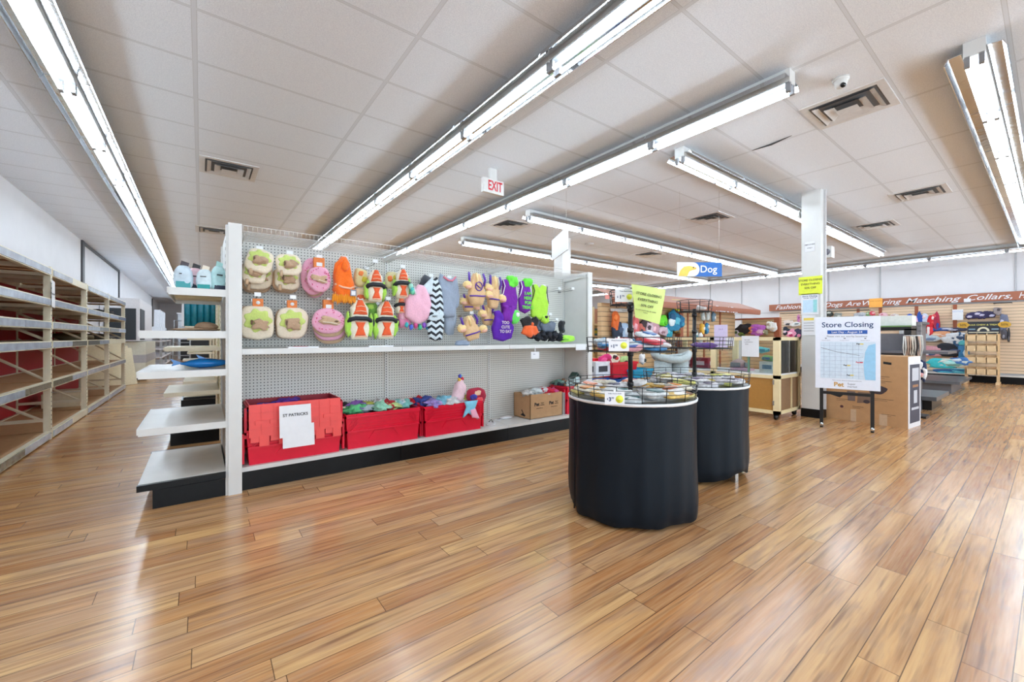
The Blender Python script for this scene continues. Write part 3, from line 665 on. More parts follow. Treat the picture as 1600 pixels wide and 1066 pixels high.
t = thing('price_tag', 'small white tag dangling under the middle shelf near its right end', 'tag', (3.02, 3.56, .93)); b = MB(); b.box(-.06, .06, 0, .003, -.05, .03, PAPER); b.build('card', t); b = MB(); b.box(-.006, .006, 0, .003, .03, .09, PAPER); b.build('clip', t); b = MB(); b.box(-.03, .0, -.001, 0, 0, .006, TEXTG); b.build('printed_line', t)

# peg hooks
def make_hook():
    t = thing('peg_hook', 'x', 'hook')
    b = MB(); b.box(-.022, .022, -.004, 0, -.012, .012, CHROME); b.build('back_clip', t)
    b = MB(); b.tube([(-.006, 0, 0), (-.006, -.24, .0), (-.006, -.25, .012)], .0025, DARKW, 5); b.tube([(.006, 0, .018), (.006, -.25, .03)], .0022, CHROME, 5); wo = b.build('wire', t)
    b = MB(); b.box(-.022, .022, -.254, -.25, .012, .042, M('clear_plate', (236, 240, 246), .3)); b.build('price_plate', wo)
    return t
HK = make_hook(); HK.location = (0, 0, 0)
hooks_upper = [(405, 390), (452, 397), (498, 403), (538, 405), (585, 410), (628, 418), (672, 432), (700, 435), (738, 440), (770, 440), (797, 442), (820, 444), (848, 448), (872, 452), (893, 452)]
hooks_lower = [(402, 462), (457, 466), (514, 470), (562, 468), (605, 468), (735, 490), (780, 492), (826, 494), (858, 492), (868, 500)]
first = True
for lst, z_, nm_ in ((hooks_upper, 0, 'upper'), (hooks_lower, 0, 'lower')):
    for (x, y) in lst:
        X, Z = PY(x, y, 3.74)
        l = 'wire peg hook with a small price plate in the %s row on the gondola pegboard' % nm_
        if first: HK.location = (X, GYB-.014, Z-.02); tag(HK, l, group='%s row of peg hooks' % nm_); first = False
        else: dup(HK, (X, GYB-.014, Z-.02), 0, l, '%s row of peg hooks' % nm_)

# ------------------------------------------------------------------ pet costumes hanging on the gondola
def circ(n, rx, rz, cx=0, cz=0, e=1.0, wob=0.0, sd=0):
    o = []
    for k in range(n):
        a = 2*PI*k/n; x, z = math.cos(a), math.sin(a)
        x = math.copysign(abs(x)**e, x); z = math.copysign(abs(z)**e, z); q = 1+wob*noise.noise(Vector((x*2, z*2, sd+.5)))
        o.append((cx+x*rx*q, cz+z*rz*q))
    return o
def dens(P, k=3):
    o = []
    for i, p in enumerate(P):
        q = P[(i+1) % len(P)]
        for j in range(k): o.append((p[0]+(q[0]-p[0])*j/k, p[1]+(q[1]-p[1])*j/k))
    return o
def TM(x, y, z, rot=0.0, tilt=0.0, yaw=0.0, s=1.0):
    return Matrix.Translation((x, y, z)) @ Matrix.Rotation(yaw, 4, 'Z') @ Matrix.Rotation(tilt, 4, 'X') @ Matrix.Rotation(rot, 4, 'Y') @ Matrix.Scale(s, 4)
FL1 = dict(rough=.9, var=.07, scale=70, bump=.35, sheen=.3)
TOAST = M('toast_plush', (226, 214, 192), **FL1); CRUST = M('crust_plush', (196, 166, 134), **FL1); AVO = M('avocado_green', (196, 214, 120), **FL1); SCARF = M('beige_scarf', (182, 152, 124), **FL1)
PINKD = M('donut_pink', (228, 168, 194), **FL1); SPR = M('sprinkle_red', (206, 70, 120), .8); ORC = M('orange_card', (236, 120, 44), .5, var=.25, scale=60); ORF = M('orange_fleece', (246, 112, 24), **FL1); YLF = M('amber_fringe', (232, 146, 20), **FL1); PEACH = M('peach_band', (244, 184, 150), **FL1)
RICE = M('rice_white', (232, 228, 208), **FL1); SALM = M('salmon_plush', (232, 96, 50), **FL1); SEAW = M('seaweed_black', (26, 32, 40), .6, var=.2, scale=30, bump=.4); LIME = M('lime_plush', (168, 220, 84), **FL1); LETT = M('lettuce_green', (110, 170, 70), **FL1)
def costume_bread(label, x, y, z, w_, h_, rot=0, layers=3, card=True, drop=0, sd=0, group=None, tilt=0.0):
    t = thing('bread_costume', label, 'pet costume', (x, y, z), 0, group)
    sh = circ(32, w_/2, h_/2, 0, 0, .62, .08, sd)
    for k in range(layers-1, -1, -1):
        T = TM((k % 2)*.012*(-1 if sd % 2 else 1)*k, .045*k, -drop*k, rot*(1-.5*k), tilt)
        b = MB(); b.puff(sh, .045, TOAST if k == 0 else CRUST, T, seed=sd+k, jit=.1); b.build('padded_slice' if k else 'front_slice', t)
    T = TM(0, 0, 0, rot, tilt)
    b = MB(); b.puff([(a*.4*w_, c*.33*h_+h_*.02) for a, c in [(math.cos(q)*(1+.12*math.cos(q*7)), math.sin(q)*(1+.12*math.cos(q*7))) for q in [2*PI*k/36 for k in range(36)]]], .02, AVO, T @ Matrix.Translation((-.01*w_, -.02, h_*.04))); b.build('green_filling', t)
    b = MB(); b.puff(circ(20, w_*.27, h_*.17, w_*.03, -h_*.06, .75, .6, sd+2), .06, SCARF, T @ Matrix.Translation((0, -.03, 0)), wr=.02, seed=sd); b.blob((-w_*.2, -.056, 0), (.009, .008, .02), M('sleeve_dark', (110, 86, 68), .9), 2, .2, sd); b.tube([(-w_*.2, -.05, -h_*.1), (0, -.066, -h_*.05), (w_*.24, -.05, -h_*.12)], .004, CRUST, 5); b.tube([(-w_*.12, -.05, h_*.03), (w_*.1, -.064, h_*.06), (w_*.22, -.05, -h_*.02)], .004, CRUST, 5); b.build('neck_sleeve', t)
    if card:
        b = MB(); b.box(-.035, .035, -.006, .03, h_*.5-.01, h_*.5+.055, ORC); hc = b.build('header_card', t)
        b = MB(); b.cyl((0, -.0075, h_*.5+.024), (0, -.006, h_*.5+.024), .014, PAPER, 14); b.build('card_emblem', hc)
    else:
        b = MB(); b.tube([(-w_*.3, -.03, -h_*.3), (-w_*.33, -.04, -h_*.56)], .012, CRUST, 6); b.build('strap', t)
    return t
def px_box(x0, x1, y0, y1, Y):
    a, za = PY(x0, y1, Y); b, zb = PY(x1, y0, Y); return (a+b)/2, (za+zb)/2, b-a, abs(zb-za)
X, Z, w_, h_ = px_box(376, 429, 479, 531, 3.72); costume_bread('avocado toast pet costume, lower left corner of the hanging costumes', X, 3.72, Z, w_, h_, 0, 3, True, 0, 1)
X, Z, w_, h_ = px_box(432, 480, 481, 529, 3.72); costume_bread('avocado toast pet costume in the lower row, second from the left with a dangling strap', X, 3.72, Z, w_, h_, 0.04, 3, True, 0, 2)
X, Z, w_, h_ = px_box(383, 427, 392, 424, 3.68); costume_bread('avocado toast pet costume tilted on top of the upper left stack', X, 3.68, Z, w_, h_*1.15, .22, 1, False, 0, 3, tilt=-.35)
X, Z, w_, h_ = px_box(378, 416, 416, 440, 3.72); costume_bread('avocado toast pet costume in the middle of the upper left stack', X, 3.72, Z, w_, h_*1.2, .1, 1, False, 0, 4, tilt=-.3)
X, Z, w_, h_ = px_box(379, 426, 408, 451, 3.8); costume_bread('avocado toast pet costume at the back of the upper left stack', X, 3.8, Z-.0, w_, h_, 0, 3, False, .012, 5)
X, Z, w_, h_ = px_box(431, 471, 398, 430, 3.68); costume_bread('avocado toast pet costume on top of the upper second stack', X, 3.68, Z, w_, h_, -.06, 1, False, 0, 6, tilt=-.3)
X, Z, w_, h_ = px_box(429, 468, 420, 452, 3.76); costume_bread('avocado toast pet costume hanging below in the upper second stack', X, 3.76, Z, w_, h_, 0, 3, False, .01, 7)
def costume_donut(label, x, y, z, w_, h_, layers, drop, card, sd):
    t = thing('donut_costume', label, 'pet costume', (x, y, z))
    for k in range(layers-1, -1, -1):
        b = MB(); b.puff(circ(30, w_/2, h_/2, 0, 0, .95, .06, sd), .045, PINKD if k % 2 == 0 else CRUST, TM(.015*k*(1 if sd % 2 else -1), .042*k, -drop*k), seed=sd); b.build('pink_ring' if k % 2 == 0 else 'backing_ring', t)
    b = MB(); r2 = random.Random(sd)
    for k in range(22):
        a = r2.uniform(0, 2*PI); q = r2.uniform(.62, .88); b.box(-.006, .006, -.003, .003, -.002, .002, SPR, TM(math.cos(a)*w_/2*q, -.0225, math.sin(a)*h_/2*q, r2.uniform(0, 3)))
    b.build('sprinkles', t)['kind'] = 'stuff'
    b = MB(); b.puff(circ(20, w_*.32, h_*.15, 0, 0, .7, .5, sd), .05, CRUST, TM(0, -.02, .0, .12), wr=.02, seed=sd); b.tube([(-w_*.3, -.04, -h_*.04), (0, -.056, -h_*.07), (w_*.3, -.04, -h_*.13)], .005, TOAST, 5); b.blob((w_*.2, -.047, -h_*.02), (.016, .006, .008), M('sleeve_dark', (110, 86, 68), .9), 2, .2, sd); b.build('neck_sleeve', t)
    if card: b = MB(); b.box(-.04, .04, -.006, .04, h_*.5-.01, h_*.5+.07, ORC); hc = b.build('header_card', t); b = MB(); b.box(-.022, .022, -.0075, -.006, h_*.5+.0, h_*.5+.03, PAPER); b.build('card_panel', hc)
    return t
X, Z, w_, h_ = px_box(484, 541, 481, 531, 3.7); costume_donut('pink sprinkled donut pet costume stack in the lower row', X, 3.7, Z+.02, w_*.92, h_*.78, 4, .03, True, 11)
X, Z, w_, h_ = px_box(480, 517, 418, 456, 3.68); costume_donut('pink sprinkled donut pet costume in front of the upper row', X, 3.68, Z, w_, h_, 1, .01, True, 12)
X, Z, w_, h_ = px_box(469, 508, 406, 460, 3.76); costume_donut('pink donut pet costume partly behind its twin in the upper row', X, 3.76, Z, w_, h_, 3, .008, False, 13)
# orange fish hood
X, Z, w_, h_ = px_box(516, 556, 403, 472, 3.7)
t = thing('fish_costume', 'bright orange hooded fish pet costume with amber fringe', 'pet costume', (X, 3.7, Z))
P = dens([(-.1, -.5), (-.42, -.25), (-.36, -.1), (-.4, .05), (-.32, .3), (-.1, .5), (.08, .5), (.22, .36), (.3, .12), (.42, -.1), (.44, -.25), (.2, -.5)], 3)
b = MB(); b.puff([(p[0]*w_, p[1]*h_) for p in P if True], .11, ORF, jit=.3, seed=5, wr=.012); b.build('hood', t)
b = MB(); b.tube([(-.38*w_, -.045, -.12*h_), (-.1*w_, -.066, -.19*h_), (.2*w_, -.062, -.2*h_), (.43*w_, -.03, -.14*h_)], .009, PEACH, 6); b.build('white_band', t)
b = MB()
for k in range(12): b.blob(((-.42+.075*k)*w_, -.03-.015*math.sin(k*.3), (-.42+.02*math.sin(k*2))*h_), (.012, .015, .05), YLF, 1, .2, k)
b.build('amber_fringe', t)
b = MB(); b.blob((.0, -.05, .27*h_), (.03, .02, .05), ORF, 2, .3, 3); b.tube([(-.08, -.03, .1*h_), (-.07, -.05, .3*h_), (-.01, -.05, .45*h_)], .012, ORF, 6); b.build('fin', t)
b = MB(); b.box(.2*w_, .2*w_+.05, -.062, -.055, -.36*h_, -.36*h_+.055, M('tag_grey', (120, 124, 134), .3)); b.box(.2*w_+.008, .2*w_+.042, -.064, -.062, -.34*h_, -.34*h_+.035, PAPER); b.build('price_card', t)
# sushi costumes
def sushi(label, x0, x1, y0, y1, Y, sd, sides=True, low=True):
    X, Z, w_, h_ = px_box(x0, x1, y0, y1, Y); t = thing('sushi_costume', label, 'pet costume', (X, Y, Z))
    b = MB(); b.puff(dens([(-.3*w_, -.5*h_), (.3*w_, -.5*h_), (.38*w_, -.2*h_), (.32*w_, .1*h_), (.34*w_, .3*h_), (.12*w_, .5*h_), (-.12*w_, .5*h_), (-.34*w_, .3*h_), (-.32*w_, .1*h_), (-.38*w_, -.2*h_)], 3), .075, RICE, jit=.15, seed=sd); b.build('rice_body', t)
    b = MB(); b.puff(dens([(-.27*w_, .12*h_), (.27*w_, .12*h_), (.2*w_, .32*h_), (.07*w_, .5*h_), (-.07*w_, .5*h_), (-.2*w_, .32*h_)], 3), .05, SALM, Matrix.Translation((0, -.025, 0)), seed=sd)
    for q in (.2, .32): b.tube([(-.22*w_*(1.1-q), -.052, q*h_), (0, -.056, (q+.02)*h_), (.22*w_*(1.1-q), -.052, q*h_)], .004, PEACH, 5)
    b.build('salmon_top', t)
    b = MB(); b.tube([(-.42*w_, .0, -.07*h_), (-.36*w_, -.03, -.0*h_), (-.2*w_, -.05, .03*h_), (.2*w_, -.05, .03*h_), (.36*w_, -.03, -.0*h_), (.44*w_, .0, -.07*h_)], .02 if h_ > .2 else .016, SEAW, 8)
    b.puff(circ(14, w_*.13, h_*.12, w_*.45, -.08*h_, 1, .3, sd), .04, SEAW); b.build('seaweed_band', t)
    if low:
        b = MB(); b.puff([(p[0]*w_, p[1]*h_) for p in dens([(-.2, -.04), (-.1, -.2), (-.2, -.4), (.2, -.4), (.1, -.2), (.2, -.04)], 4)], .03, SALM, Matrix.Translation((0, -.034, 0)), c=(0, -.22*h_)); b.tube([(-.2*w_, -.05, -.06*h_), (.2*w_, -.05, -.06*h_)], .004, PEACH, 5); b.tube([(-.22*w_, -.05, -.42*h_), (.22*w_, -.05, -.42*h_)], .006, PEACH, 5); b.build('salmon_belly', t)
    if sides:
        for sg in (-1, 1):
            b = MB(); b.puff(circ(16, w_*.12, h_*.3, sg*w_*.4, -.15*h_, 1, .5, sd+sg), .06, LIME, Matrix.Translation((0, .01, 0)), jit=.4, seed=sd+sg, wr=.015); b.build('green_side', t)
    return t
sushi('salmon sushi pet costume low beside the pink donut, largest of the lower pair', 540, 582, 470, 531, 3.68, 21)
sushi('salmon sushi pet costume in the lower row just left of the pink furry jacket', 583, 621, 472, 530, 3.7, 22)
sushi('salmon sushi pet costume in the upper row right of the orange fish hood', 570, 602, 424, 471, 3.66, 23)
sushi('small salmon sushi pet costume in the upper row beside the unicorn mane', 614, 642, 423, 466, 3.68, 24)
sushi('folded salmon sushi pet costume lower half hanging next to the unicorn jacket', 616, 634, 464, 490, 3.72, 25, False)
def pack(label, x0, x1, y0, y1, Y, cols, sd, name='pet_garment', cat='pet costume', jit=.4, e=.7):
    X, Z, w_, h_ = px_box(x0, x1, y0, y1, Y); t = thing(name, label, cat, (X, Y, Z))
    m = M('g_%d_%d_%d' % cols[0], cols[0], **FL1); b = MB(); b.puff(circ(22, w_/2, h_/2, 0, 0, e, .25, sd), .07, m, jit=jit, seed=sd, wr=.02); b.build('body', t)
    for q, c in enumerate(cols[1:]):
        mm = M('g_%d_%d_%d' % c, c, **FL1); a = 2.4*q+sd; b = MB(); b.puff(circ(14, w_*.2, h_*.16, math.cos(a)*w_*.22, math.sin(a)*h_*.24, .8, .4, sd+q), .05, mm, Matrix.Translation((0, -.025, 0)), jit=.3, seed=sd+q); b.build('trim', t)
    return t
pack('bagged green and amber lettuce costume left of the upper sushi costumes', 553, 574, 421, 448, 3.76, [(214, 200, 150), (196, 190, 60), (226, 130, 70)], 31)
pack('bagged lettuce costume between the two upper sushi costumes', 602, 620, 424, 452, 3.78, [(212, 204, 160), (204, 190, 70), (226, 120, 70)], 32)
pack('green lettuce costume folds between the lower sushi costumes', 564, 590, 474, 500, 3.78, [(110, 160, 66), (170, 210, 90), (90, 140, 56)], 33)
pack('black seaweed wrap hanging between the lower sushi costumes', 572, 592, 494, 516, 3.76, [(28, 36, 36), (40, 60, 50)], 34)
pack('peach and green costume tail below the upper sushi costume', 552, 590, 452, 474, 3.76, [(236, 214, 180), (226, 110, 60), (170, 200, 90)], 35)
# unicorn jacket
PK = M('pink_fur', (240, 186, 208), **FL1)
X, Z, w_, h_ = px_box(632, 674, 446, 508, 3.66); t = thing('unicorn_jacket', 'pink furry pet jacket with rainbow mane and fringe', 'pet costume', (X, 3.66, Z))
b = MB(); b.puff([(p[0]*w_, p[1]*h_) for p in dens([(-.48, -.3), (-.1, -.5), (.2, -.42), (.46, -.3), (.5, .0), (.38, .3), (.2, .48), (0, .5), (-.3, .28), (-.48, .1)], 3)], .1, PK, jit=.25, seed=9, wr=.015); b.build('body', t)
b = MB()
for k, c in enumerate(((60, 180, 190), (90, 110, 210), (220, 90, 150), (70, 200, 150), (140, 90, 200), (60, 160, 210))): b.blob((-.45*w_+k*.16*w_, -.02, -.5*h_-.02*(k % 2)), (.018, .02, .026), M('rb%d' % k, c, .9, bump=.4), 2, .4, k)
b.build('rainbow_fringe', t)
b = MB()
for k, c in enumerate(((120, 214, 180), (90, 190, 190), (160, 220, 200))): b.blob((-.28*w_-.01*k, -.05, .3*h_+.022*k), (.022, .02, .03), M('mn%d' % k, c, .9, bump=.4), 2, .4, k+5)
b.build('mane', t)
b = MB(); b.cyl((-.2*w_, -.07, .22*h_), (-.27*w_, -.075, .42*h_), .008, PAPER, 8, .002); b.build('horn', t)
pack('pink fur sleeve hanging behind the unicorn jacket', 622, 642, 470, 516, 3.74, [(232, 150, 186), (240, 186, 208)], 41, 'pet_jacket')
# chevron shirt
CHW = M('chevron_white', (206, 222, 230), .8)
def chevron_mat():
    m = bpy.data.materials.new('chevron_cloth'); m.use_nodes = True; n = NT(m); tc = n.new('ShaderNodeTexCoord'); sp = n.new('ShaderNodeSeparateXYZ'); n.link(tc.outputs['Object'], sp.inputs[0])
    v = n.math('ADD', sp.outputs[2], n.math('MULTIPLY', n.math('PINGPONG', n.math('ADD', sp.outputs[0], .5), .045), .7)); f = n.math('LESS_THAN', n.math('FRACT', n.math('DIVIDE', v, .06)), .45)
    n.link(n.mix(f, lin((212, 226, 234)), lin((38, 42, 50))), n.bsdf.inputs['Base Color']); n.bsdf.inputs['Roughness'].default_value = .85; return m
CHV = chevron_mat()
X, Z, w_, h_ = px_box(664, 694, 434, 533, 3.64); t = thing('chevron_shirt', 'black and white chevron striped pet shirt', 'pet shirt', (X, 3.64, Z))
b = MB(); b.puff([(p[0]*w_, p[1]*h_) for p in dens([(-.3, -.46), (0, -.5), (.38, -.48), (.48, -.2), (.42, .1), (.3, .36), (.1, .5), (-.1, .45), (-.22, .2), (-.3, 0), (-.42, -.28)], 3)], .06, CHV, jit=.3, seed=14, wr=.015); b.build('body', t)
b = MB(); b.puff(circ(16, w_*.4, h_*.06, -.1*w_, -.12*h_), .012, CHW, TM(0, -.035, 0, -.25)); b.build('name_patch', t); text('ADC', .026, INK, t, (-.1*w_, -.046, -.12*h_), bold=.02)
b = MB(); b.puff([(p[0]*w_, p[1]*h_) for p in dens([(-.1, .2), (-.62, .25), (-.6, .34), (-.1, .5)], 4)], .04, CHW, jit=.2, seed=3); b.build('sleeve', t)
pack('grey and white patterned pet shirt folded behind the chevron shirt', 656, 676, 432, 462, 3.72, [(60, 66, 76), (214, 222, 230)], 43, 'pet_shirt', 'pet shirt')
GRY = M('grey_jersey', (150, 164, 184), .9, var=.06, scale=90, bump=.2)
def sweater(label, x0, x1, y0, y1, Y, mat, sd, collar=None, yaw=0):
    X, Z, w_, h_ = px_box(x0, x1, y0, y1, Y); t = thing('pet_sweatshirt', label, 'pet shirt', (X, Y, Z), yaw)
    b = MB(); b.puff([(p[0]*w_, p[1]*h_) for p in dens([(-.36, -.42), (-.1, -.5), (.3, -.48), (.42, -.1), (.5, .2), (.36, .46), (.12, .4), (-.1, .42), (-.4, .5), (-.5, .3), (-.42, .05)], 3)], .06, mat, jit=.3, seed=sd, wr=.02); b.build('body', t)
    b = MB(); b.tube([(-.3*w_, -.03, .42*h_), (-.1*w_, -.045, .34*h_), (.1*w_, -.045, .34*h_), (.3*w_, -.03, .44*h_)], .009, collar or mat, 6); b.build('collar', t)
    b = MB(); b.puff(circ(14, w_*.13, h_*.26, .42*w_, -.02*h_, .8, .3, sd), .05, mat, Matrix.Translation((0, .01, 0))); b.build('sleeve', t)
    return t
sweater('grey hooded pet sweatshirt with a pink neckline', 684, 716, 430, 496, 3.66, GRY, 51, M('pink_rim', (214, 120, 140), .7))
sweater('grey pet sweatshirt hanging lower behind the pink-necked one', 692, 712, 470, 524, 3.74, M('grey_jersey_b', (168, 184, 204), .9, var=.05, scale=90, bump=.2), 52)
# monkey toys
MT = M('monkey_tan', (222, 186, 140), **FL1); MC = M('monkey_cream', (240, 212, 150), **FL1); MP = M('monkey_purple', (88, 48, 160), **FL1); MF = M('monkey_face', (232, 182, 158), **FL1)
def monkey(label, x0, x1, y0, y1, Y, sd, logo=False, rot=0.0, mug=True):
    X, Z, w_, h_ = px_box(x0, x1, y0, y1, Y); t = thing('monkey_toy', label, 'pet toy', (X, Y, Z)); R = TM(0, 0, 0, rot)
    b = MB(); b.puff([(p[0]*w_, p[1]*h_) for p in dens([(-.18, -.46), (.2, -.46), (.3, -.2), (.22, .2), (.1, .5), (-.12, .5), (-.24, .2), (-.3, -.2)], 3)], .08, MT, R, jit=.2, seed=sd); b.build('body', t)
    b = MB(); b.tube([tuple(R @ Vector(p)) for p in ((-.3*w_, -.035, -.2*h_), (-.1*w_, -.05, -.19*h_), (.1*w_, -.05, -.19*h_), (.3*w_, -.035, -.17*h_))], .008, MP, 6); b.build('purple_belt', t)
    if logo: b = MB(); b.tube([(w_*.12*math.cos(a), -.048, .1*h_+h_*.13*math.sin(a)) for a in [2*PI*k/20 for k in range(20)]], .006, MP, 5, True); b.tube([(-.04, -.05, .1*h_+.02), (.02, -.05, .1*h_-.02)], .006, MP, 5); b.build('round_emblem', t)
    for sg, c in ((-1, MC), (1, MF)):
        b = MB(); b.blob((sg*.38*w_, -.035, (.12 if sg < 0 else -.12)*h_), (.05, .035, .042), MC, 3, .12, sd+sg, R); b.blob((sg*.38*w_, -.06, (.12 if sg < 0 else -.12)*h_-.022), (.036, .02, .02), MF, 2, .1, sd, R); b.build('head', t)
    for q in range(3):
        b = MB(); b.tube([tuple(R @ Vector(p)) for p in (((-.3+.25*q)*w_, -.02, .5*h_), ((-.34+.28*q)*w_, -.05, .3*h_), ((-.28+.24*q)*w_, -.03, .12*h_))], .013, MP if q != 1 else MC, 6); b.build('limb', t)
    return t
monkey('tan monkey toy with a round purple emblem in the upper monkey cluster', 722, 766, 430, 478, 3.62, 61, True)
monkey('tan and purple monkey toy at the right of the upper monkey cluster', 756, 786, 434, 484, 3.64, 62, False, .1)
monkey('tan monkey toy with one purple belt hanging low between the two clusters', 748, 774, 478, 510, 3.7, 63, False, -.05)
monkey('monkey toy bundle resting low on the shelf, lowest of the monkeys', 714, 756, 494, 534, 3.62, 64, False, -.25)
monkey('tan monkey toy half hidden behind the emblem monkey', 718, 744, 462, 488, 3.74, 65)
b = MB(); b.puff(circ(16, .09, .03, 0, 0, .8, .3, 3), .06, GRY, jit=.3); o = b.build('folded_cloth'); o.location = (PY(722, 535, 3.64)[0], 3.64, 1.068); tag(o, 'small grey folded cloth on the middle shelf under the monkeys', 'cloth')
# purple vests and green shirts
PUR = M('purple_cloth', (118, 34, 160), .85, var=.08, scale=60, bump=.2); PUR2 = M('violet_cloth', (92, 32, 170), .85, var=.08, scale=60, bump=.2); NG = M('neon_green', (108, 226, 70), .8, bump=.3); LG = M('lime_shirt', (172, 226, 70), .85, var=.06, scale=60, bump=.2); WTR = M('white_trim', (232, 236, 240), .7)
def vest(label, x0, x1, y0, y1, Y, mat, sd, trim=WTR, hood=None, deco=None, words=None):
    X, Z, w_, h_ = px_box(x0, x1, y0, y1, Y); t = thing('pet_vest', label, 'pet shirt', (X, Y, Z))
    b = MB(); b.puff([(p[0]*w_, p[1]*h_) for p in dens([(-.42, -.42), (0, -.5), (.4, -.4), (.5, -.05), (.4, .12), (.36, .3), (.4, .46), (.18, .5), (0, .36), (-.18, .5), (-.4, .46), (-.36, .3), (-.4, .12), (-.5, -.08)], 3)], .06, mat, jit=.3, seed=sd, wr=.015); b.build('body', t)
    if trim:
        for sg in (-1, 1): b = MB(); b.tube([(sg*.4*w_, -.022, .46*h_), (sg*.34*w_, -.034, .3*h_), (sg*.42*w_, -.026, .1*h_), (sg*.5*w_, -.012, -.02*h_)], .005, trim, 5); b.build('armhole_trim', t)
    if hood: b = MB(); b.puff(circ(16, w_*.3, h_*.16, .15*w_, .44*h_, .8, .4, sd), .06, hood, Matrix.Translation((0, -.01, 0)), jit=.4, seed=sd, wr=.02); b.build('collar', t)
    if words:
        for q, s in enumerate(words): text(s, h_*.13, deco, t, (0, -.056, h_*(.1-.14*q)), bold=.03)
    return t
vest('purple sleeveless pet vest with white armhole trim, upper row', 782, 808, 438, 494, 3.64, PUR, 71, WTR, NG)
vest('purple pet shirt with green lettering and a green collar, upper row', 810, 830, 440, 490, 3.62, PUR, 72, WTR, NG, NG, ('I AM', 'HERE', 'FOR', 'TREATS'))
vest('dark purple pet shirt with pale lettering hanging in the lower row', 768, 802, 486, 534, 3.6, PUR2, 73, None, None, M('pale_letter', (206, 190, 200), .6), ('TOO', 'CUTE', 'TO EAT'))
vest('small purple bandana with pale lettering above the lower purple shirt', 784, 806, 478, 504, 3.58, PUR, 74, None, None, None)
vest('lime green long-sleeved pet shirt with black neck trim', 828, 856, 446, 500, 3.62, LG, 75, INK)
pack('white and neon green printed tag card beside the small purple bandana', 797, 810, 484, 506, 3.58, [(96, 214, 90), (230, 236, 240)], 76, 'product_card', 'card', .1)
pack('lime green pet sock trailing below the long-sleeved shirt', 846, 856, 492, 506, 3.6, [(172, 226, 70), (30, 34, 30)], 77)
BK = M('black_fleece', (24, 24, 28), **FL1)
X, Z, w_, h_ = px_box(812, 842, 494, 528, 3.6); t = thing('pumpkin_dress', 'black and orange pumpkin pet dress near the right end of the lower row', 'pet costume', (X, 3.6, Z))
b = MB(); b.puff([(p[0]*w_, p[1]*h_) for p in dens([(-.3, -.1), (.34, -.1), (.5, .3), (.3, .5), (.1, .2), (-.1, .5), (-.5, .3)], 3)], .05, BK, jit=.3, seed=7); b.build('bodice', t)
b = MB(); b.puff([(p[0]*w_, p[1]*h_) for p in dens([(-.46, -.3), (0, -.5), (.46, -.3), (.3, .04), (0, .08), (-.3, .04)], 3)], .06, M('pumpkin_orange', (238, 104, 48), **FL1), Matrix.Translation((0, -.012, 0)), jit=.3, seed=8); b.build('skirt', t)
b = MB(); b.blob((.06*w_, -.035, .12*h_), (.02, .012, .02), M('pumpkin_orange', (238, 104, 48), .9), 2, .1, 3); b.build('bow', t)
X, Z, w_, h_ = px_box(826, 880, 502, 532, 3.6); t = thing('tulle_dress', 'charcoal pet dress with a puffy black tulle skirt, right end of the costumes', 'pet costume', (X, 3.62, Z))
b = MB(); b.puff([(p[0]*w_, p[1]*h_) for p in dens([(-.1, -.1), (.24, -.1), (.3, .4), (.18, .5), (.06, .35), (-.08, .5), (-.16, .3)], 3)], .06, M('charcoal_satin', (92, 106, 124), .5, bump=.2), jit=.3, seed=9); b.build('bodice', t)
b = MB()
for k in range(16): a = k*.41; b.blob(((-.42+.055*k)*w_, -.02+.02*math.sin(k*2.1), -.28*h_+.12*h_*math.sin(k*1.7)), (.04, .045, .034), M('black_tulle', (30, 36, 46), .8, var=.3, scale=90, bump=.8), 2, .7, k, fq=3)
b.build('skirt', t)
pack('neon green toy crumpled on the middle shelf by the right end', 874, 896, 524, 535, 3.66, [(160, 226, 70), (120, 190, 60)], 79, 'plush_toy', 'pet toy')
pack('black cuff standing behind the tulle dress', 874, 880, 500, 520, 3.74, [(34, 38, 44), (60, 66, 76)], 80)
pack('grey top with silver trim left of the tulle dress', 838, 852, 500, 518, 3.66, [(96, 110, 130), (190, 196, 206)], 81, 'pet_shirt', 'pet shirt')
for k, (x, l) in enumerate(((476, 'flat red and white package lying on the middle shelf under the toast costumes'), (596, 'flat white package lying on the middle shelf under the sushi costumes'))):
    X, _ = PY(x, 535, 3.64); t = thing('flat_package', l, 'package', (X, 3.66, 1.0405)); b = MB(); b.box(-.12, .1, -.05, .05, 0, .012, PAPER); b.build('wrapper', t); b = MB(); b.box(-.08, .02, -.052, .04, .012, .0135, M('pkred', (206, 70, 80), .4) if k == 0 else TOAST); b.build('label_panel', t)

